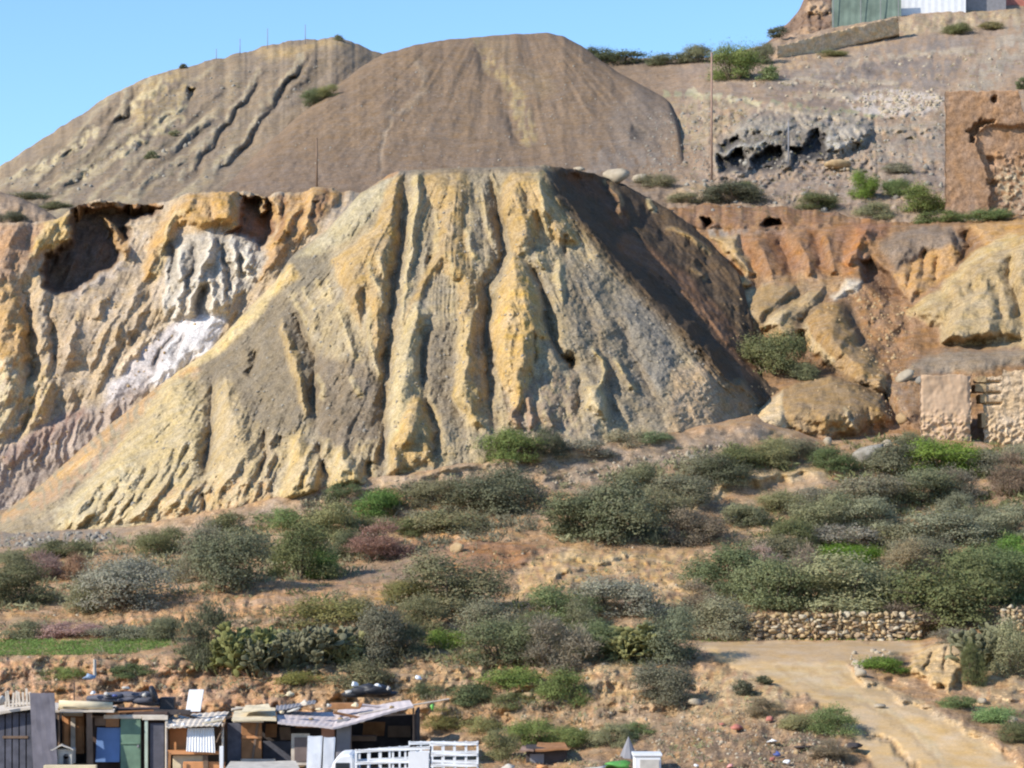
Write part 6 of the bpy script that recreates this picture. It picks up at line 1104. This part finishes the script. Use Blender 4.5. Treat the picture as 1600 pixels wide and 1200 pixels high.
# long shack with the sweeping plank roof
s5 = shack('long_shack', 'long shack under a pale mauve roof that rises to the right', 450, 89.2)
pbox('back_wall', 352, 1120, 546, 1225, 91.4, .1, MDK, s5); pbox('door', 355, 1130, 378, 1212, 89.3, .06, MTK, s5); pbox('plywood_panel', 377, 1121, 409, 1190, 89.25, .06, MBR, s5); pbox('low_board', 376, 1186, 430, 1192, 89.1, .1, MLG, s5, .006)
pbox('inner_panel', 411, 1158, 456, 1200, 90.6, .05, MTK, s5); pbox('pillar', 524, 1124, 546, 1215, 89.2, .4, MGY, s5, .02, .05); pbox('brick_infill', 502, 1134, 523, 1152, 89.4, .2, simple('red brick', (176, 128, 104)), s5)
wf = pbox('window', 455, 1146, 484, 1196, 89.35, .08, MLG, s5, .01); wf2 = pbox('pane', 460, 1152, 480, 1190, 89.32, .03, simple('dirty pane', (118, 104, 98), .4), s5, .004); wf2.parent = wf; wf2.matrix_parent_inverse = wf.matrix_parent_inverse.copy(); wf2.matrix_parent_inverse = Matrix.Translation(-s5.location)
wf2.parent = wf; wf.matrix_parent_inverse = Matrix.Translation(-s5.location); wf2.matrix_parent_inverse = Matrix.Identity(4)
roofq('roof', (362, 1124, 88.6), (432, 1124, 88.6), (430, 1106, 92.2), (368, 1104, 92.2), .06, MCR, s5); roofq('roof', (434, 1128, 88.5), (520, 1136, 88.5), (546, 1114, 92.3), (432, 1110, 92.3), .07, MPK, s5, .006); roofq('roof', (520, 1137, 88.2), (646, 1102, 88.9), (640, 1094, 92.2), (528, 1110, 92.4), .07, MPK, s5, .006)
pbox('lintel', 364, 1124, 412, 1129, 88.9, .1, MLG, s5, .006)
s6 = shack('dark_car_port', 'dark open lean-to at the right end of the mauve roof', 600, 90.5, 'lean-to')
pbox('back_wall', 546, 1116, 652, 1225, 92.6, .1, MDK, s6); pbox('side_wall', 648, 1112, 652, 1225, 90, 2.6, MDK, s6); pbox('shelf', 546, 1150, 588, 1158, 91.2, .5, MWD, s6, .01)
for u in (548, 646): bm = bmesh.new(); bar(bm, world(u, 1225, 89.6), world(u, 1118 if u < 600 else 1106, 89.6), .045); build(bm, 'post', MWD, s6)
bm = bmesh.new(); bar(bm, world(560, 1116, 89.5), world(702, 1092, 90.5), .03); o = build(bm, 'long_pole', MLG); tag(o, 'thin pale pole sticking out past the right end of the roof', 'pole')
for k, (u, v, wp, hp, mt, lb) in enumerate([(560, 1130, 20, 14, MCR, 'cream bundle hanging under the right roof end'), (556, 1106, 13, 14, MCR, 'tan sack at the middle of the mauve roof'), (515, 1106, 11, 10, MWG, 'small white sack left of the brown planks on the roof'), (440, 1116, 10, 10, MCR, 'small cream lump on the left part of the mauve roof'), (462, 1112, 26, 9, MWG, 'flat pale bundle on the left of the mauve roof'), (498, 1112, 14, 10, MCR, 'tan lump before the brown planks on the roof'), (476, 1104, 16, 14, MLG, 'grey rag pile at the back of the mauve roof')]): bag('sack', u, v, wp, hp, 89.6, mt, lb, 'sack', 60+k)
o = pbox('brown_planks', 511, 1099, 562, 1108, 90.2, .5, MBR, None, .012, .1); tag(o, 'stack of brown planks lying on the mauve roof', 'planks')
o = roofq('loose_sheet', (430, 1110, 90.8), (492, 1098, 90.8), (494, 1094, 92.4), (432, 1103, 92.4), .03, MGY, None, .015); tag(o, 'loose grey sheet at the back of the mauve roof', 'sheet')
o = roofq('cream_sheet', (376, 1112, 89.3), (424, 1108, 89.3), (420, 1100, 91), (384, 1102, 91), .04, MCR); tag(o, 'cream sheet lying on the left roof end', 'sheet')
for k, (u0, u1, v0, lb) in enumerate([(478, 504, 1150, 'left one of two white sheets propped before the grey pillar'), (503, 524, 1152, 'right one of two white sheets propped before the grey pillar')]):
    o = quadslab('propped_sheet', [world(u0, 1215, 86.6-.1*k), world(u1-4, 1215, 86.5-.1*k), world(u1, v0, 87.5-.1*k), world(u0+3, v0, 87.6-.1*k)], .04, MW, None, .02); tag(o, lb, 'sheet', 'white sheets before the long shack')
o = roofq('low_table', (352, 1200, 86.6), (470, 1203, 86.6), (462, 1189, 88), (360, 1190, 88), .05, MWG, None, .0); tag(o, 'low surface under a white cloth in front of the long shack', 'table')
# rubbish behind the roofs
parts = [(lump(jr)*[jr.uniform(.4, .7), .4, jr.uniform(.16, .26)]+np.array(world(553+5.4*k, 1084-7*math.sin(k/9*3), 94+jr.uniform(0, .6))), ICOF) for k in range(10)]
o = mesh_np('black_plastic_heap', *join_np(parts), MBK, None, False); tag(o, 'black plastic heap on the bank behind the mauve roof', 'rubbish')
for k, (u, v, wp, hp, mt, lb) in enumerate([(545, 1086, 14, 14, MWG, 'white bag left of the black plastic heap'), (554, 1074, 16, 14, MW, 'white bag on the upper left of the black plastic heap'), (590, 1074, 13, 9, MW, 'white bag on top of the black plastic heap'), (607, 1080, 9, 13, MWG, 'pale bag at the right of the black plastic heap'), (654, 1064, 16, 12, MW, 'single white bag on the bank above the black plastic heap'), (453, 1090, 16, 14, MCR, 'pale sack on the reddish bank behind the roof')]): bag('white_bag', u, v, wp, hp, 93.4, mt, lb, 'bag', 80+k)
bag('lime_bag', 675, 1112, 9, 20, 92, MLM, 'lime green bag beyond the right end of the roof', 'bag', 90)
# loose boards, sticks and sheets lying about the roofs
CL = [(300, 1120, 40, 89.6, 'long brown board across the awning roof'), (385, 1106, 46, 91, 'pale stick at the back of the left roof end'), (455, 1108, 38, 91.2, 'thin grey board behind the pale bundle'), (590, 1104, 60, 91, 'long grey plank near the right end of the mauve roof'), (210, 1112, 60, 89.3, 'brown board under the tarpaulin heap'), (70, 1102, 34, 89.6, 'short board right of the pallet'), (332, 1128, 30, 88.3, 'tan stick on the front of the awning'), (545, 1118, 48, 88.9, 'brown batten on the front of the mauve roof')]
for k, (u, v, l_, d_, lb) in enumerate(CL):
    bm = bmesh.new(); a_ = (-.25, .12, .3, -.1, .05, -.3, .2, -.2)[k]; bar(bm, world(u-l_/2, v+a_*l_/2, d_), world(u+l_/2, v-a_*l_/2, d_+.5), .05, 4); o = build(bm, 'board', [MWD, MLG, MGY, MPK, MBR, MLG, MCR, MBR][k]); tag(o, lb, 'board')
ST = [(430, 1124, 'tan stone weighing down the left of the mauve roof'), (486, 1126, 'grey stone on the middle of the mauve roof'), (532, 1126, 'stone above the grey pillar'), (612, 1108, 'stone near the right tip of the mauve roof'), (100, 1096, 'stone on the cream roll'), (276, 1122, 'stone on the left of the awning')]
for k, (u, v, lb) in enumerate(ST): bag('stone', u, v, 9, 8, 89.3, M_ROCKB, lb, 'stone', 140+k)
# patched boards nailed over the fronts
for k, (u0, v0, u1, v1, d_, mt, par, sh_) in enumerate([(56, 1126, 66, 1212, 88.3, MWD, s2, .04), (137, 1112, 146, 1215, 88.3, MWD, s2, -.05), (165, 1113, 186, 1136, 88.86, MBR, s3, .02), (148, 1121, 166, 1134, 88.88, MWD, s3, 0), (262, 1176, 266, 1215, 88.0, MBR, s4, .03), (318, 1180, 326, 1215, 88.25, MWD, s4, -.03), (392, 1122, 396, 1188, 89.2, MWD, s5, .22), (378, 1150, 409, 1154, 89.18, MOR, s5, 0), (414, 1131, 432, 1152, 90.5, MBR, s5, .03), (438, 1136, 455, 1156, 90.4, MWD, s5, -.04), (462, 1130, 500, 1137, 89.3, MBR, s5, 0), (566, 1128, 600, 1150, 92.4, MBR, s6, .05), (606, 1134, 642, 1152, 92.4, MWD, s6, 0), (4, 1150, 44, 1154, 87.9, MWD, s1, 0)]):
    pbox('patch_board', u0, v0, u1, v1, d_, .04, mt, par, .006, sh_)
# white truck with slatted sides
DT = 84.0; tk = empty('slatted_truck', world(640, 1290, DT)); tag(tk, 'white truck with tall slatted sides cut by the bottom edge', 'truck')
def rack(name, u0, u1, v0f, v1, D, nv, nh, solid=None):
    rt = None; ps = []; bm = bmesh.new()
    for k in range(nv+1): u = u0+(u1-u0)*k/nv; lo, hi = wbox(u-1.6, v0f(u), u+1.6, v1, D, .05); boxm(bm, lo, hi)
    rt = build(bm, name, MW, tk)
    for k in range(nh+1):
        t = k/nh; va, vb_ = v0f(u0)+3+(v1-v0f(u0)-6)*t, v0f(u1)+3+(v1-v0f(u1)-6)*t; q = quadslab('slat', [world(u0, va+2.5, D-.04), world(u1, vb_+2.5, D-.04), world(u1, vb_-2.5, D-.04), world(u0, va-2.5, D-.04)], .03, MW, tk); q.parent = rt; q.matrix_parent_inverse = Matrix.Identity(4)
    if solid: q = pbox('board', solid[0], v0f(u0)+4, solid[1], v1, D-.06, .03, MW, tk, .004); q.parent = rt; q.matrix_parent_inverse = Matrix.Identity(4)
    return rt
rack('side_rack', 556, 672, lambda u: 1171-(u-556)*.05, 1232, DT, 6, 3, (638, 670)); rack('side_rack', 673, 746, lambda u: 1160-(u-673)*.02, 1232, DT, 4, 4); rack('side_rack', 640, 746, lambda u: 1158, 1222, DT+2.3, 6, 4)
rack('front_rack', 546, 640, lambda u: 1172-(u-546)*.08, 1222, DT+2.3, 6, 3); pbox('bed', 552, 1230, 748, 1238, DT-.05, 2.5, MWG, tk); pbox('chassis', 520, 1240, 746, 1252, DT+.5, 1.2, MDK, tk)
bm = bmesh.new(); pr = [(516, 1262), (516, 1206), (522, 1188), (531, 1180), (548, 1179), (553, 1184), (553, 1262)]
f0 = [bm.verts.new(world(u, v, DT)) for u, v in pr]; f1 = [bm.verts.new(world(u, v, DT)+Vector((0, 2.1, 0))) for u, v in pr]
bm.faces.new(f0); bm.faces.new(f1[::-1])
for k in range(len(pr)): bm.faces.new((f0[k], f1[k], f1[(k+1) % len(pr)], f0[(k+1) % len(pr)]))
bmesh.ops.recalc_face_normals(bm, faces=bm.faces); cb = build(bm, 'cab', MW, tk, .06); wn = pbox('window', 524, 1192, 546, 1214, DT-.02, .03, MCL, tk, .004); wn.parent = cb; wn.matrix_parent_inverse = Matrix.Identity(4)
for u in (535, 706):
    for dy in (.1, 1.9): bm = bmesh.new(); bmesh.ops.create_cone(bm, cap_ends=True, segments=20, radius1=.42, radius2=.42, depth=.26, matrix=Matrix.Translation(world(u, 1268, DT)+Vector((0, dy, 0))) @ Matrix.Rotation(math.pi/2, 4, 'X')); build(bm, 'wheel', MBK, tk, .04)
# dump on the right of the truck
ht = shack('small_hut', 'small dark hut with a flat brown roof right of the truck', 855, 90, 'hut'); pbox('wall', 822, 1169, 886, 1225, 90, 1.8, MDK, ht); roofq('roof', (836, 1172, 89.6), (888, 1169, 89.6), (882, 1160, 92), (840, 1160, 92), .06, MBR, ht); roofq('roof', (812, 1172, 89.5), (834, 1172, 89.5), (832, 1165, 91.5), (816, 1165, 91.5), .05, MPO, ht); pbox('door', 828, 1178, 850, 1215, 89.96, .05, MGY, ht, .005)
bm = bmesh.new(); apx = world(982, 1150, 90.3); ring = [world(982, 1196, 90.3)+Vector((.46*math.cos(a), .46*math.sin(a), .03*math.sin(5*a))) for a in [k/9*6.283 for k in range(9)]]
va = bm.verts.new(apx); vr = [bm.verts.new(q) for q in ring]
for k in range(9): bm.faces.new((vr[k], vr[(k+1) % 9], va))
bm.faces.new(vr[::-1]); o = build(bm, 'grey_tent', MGY); tag(o, 'grey cone-shaped tent cover behind the white box', 'tent')
wv = empty('white_box', world(1012, 1225, 87)); tag(wv, 'white metal box cut by the bottom edge right of the grey tent', 'box'); pbox('body', 991, 1182, 1033, 1225, 87, 1.0, MW, wv, .03); pbox('lid', 989, 1178, 1035, 1182, 86.96, 1.1, MW, wv, .012); pbox('door', 1000, 1187, 1030, 1222, 86.97, .03, MWG, wv, .005)
bag('green_tarp', 964, 1204, 46, 24, 88, MGD, 'bright green tarp heap left of the white box', 'tarp', 91); bag('orange_bag', 848, 1204, 20, 16, 87.5, MOR, 'orange bag at the bottom edge before the small hut', 'bag', 92)
for k, (u, v, wp, hp, mt, lb, cat) in enumerate([(1152, 1142, 28, 16, MRD, 'bright red cloth on the dump left of the track', 'cloth'), (1204, 1128, 16, 14, MRD, 'smaller red cloth below the brown brush on the dump', 'cloth'), (1206, 1162, 28, 10, MW, 'long white scrap on the dump beside the track', 'scrap'), (1216, 1184, 16, 14, MBC, 'blue bag on the dump left of the round white one', 'bag'), (1206, 1190, 12, 12, MRD, 'red rag touching the blue bag', 'rag'), (1229, 1196, 13, 15, MW, 'round white bag right of the blue bag', 'bag'), (1140, 1202, 18, 12, simple('pink cloth', (214, 150, 140)), 'pink cloth at the bottom edge of the dump', 'cloth'), (908, 1144, 8, 9, MW, 'tiny white bag above the small hut', 'bag'), (1128, 1134, 10, 8, MRD, 'little red scrap left of the bright red cloth', 'scrap'), (795, 1204, 24, 14, MWG, 'grey-white bundle left of the small hut door', 'bundle'), (925, 1208, 46, 14, MWG, 'pale heap between the orange bag and green tarp', 'heap'), (1088, 1200, 12, 9, MW, 'white scrap right of the white box', 'scrap')]): bag('litter', u, v, wp, hp, depth_at(u, min(v, 1210))-.1, mt, lb, cat, 100+k)
for k, (u, v, wp, hp, mt, lb, cat) in enumerate([(1256, 1172, 30, 12, MDK, 'dark burnt heap beside the long white scrap', 'heap'), (1332, 1170, 34, 14, MDK, 'dark hollow debris heap at the edge of the track', 'heap')]): bag('debris', u, v, wp, hp, depth_at(u, v)-.1, mt, lb, cat, 130+k)
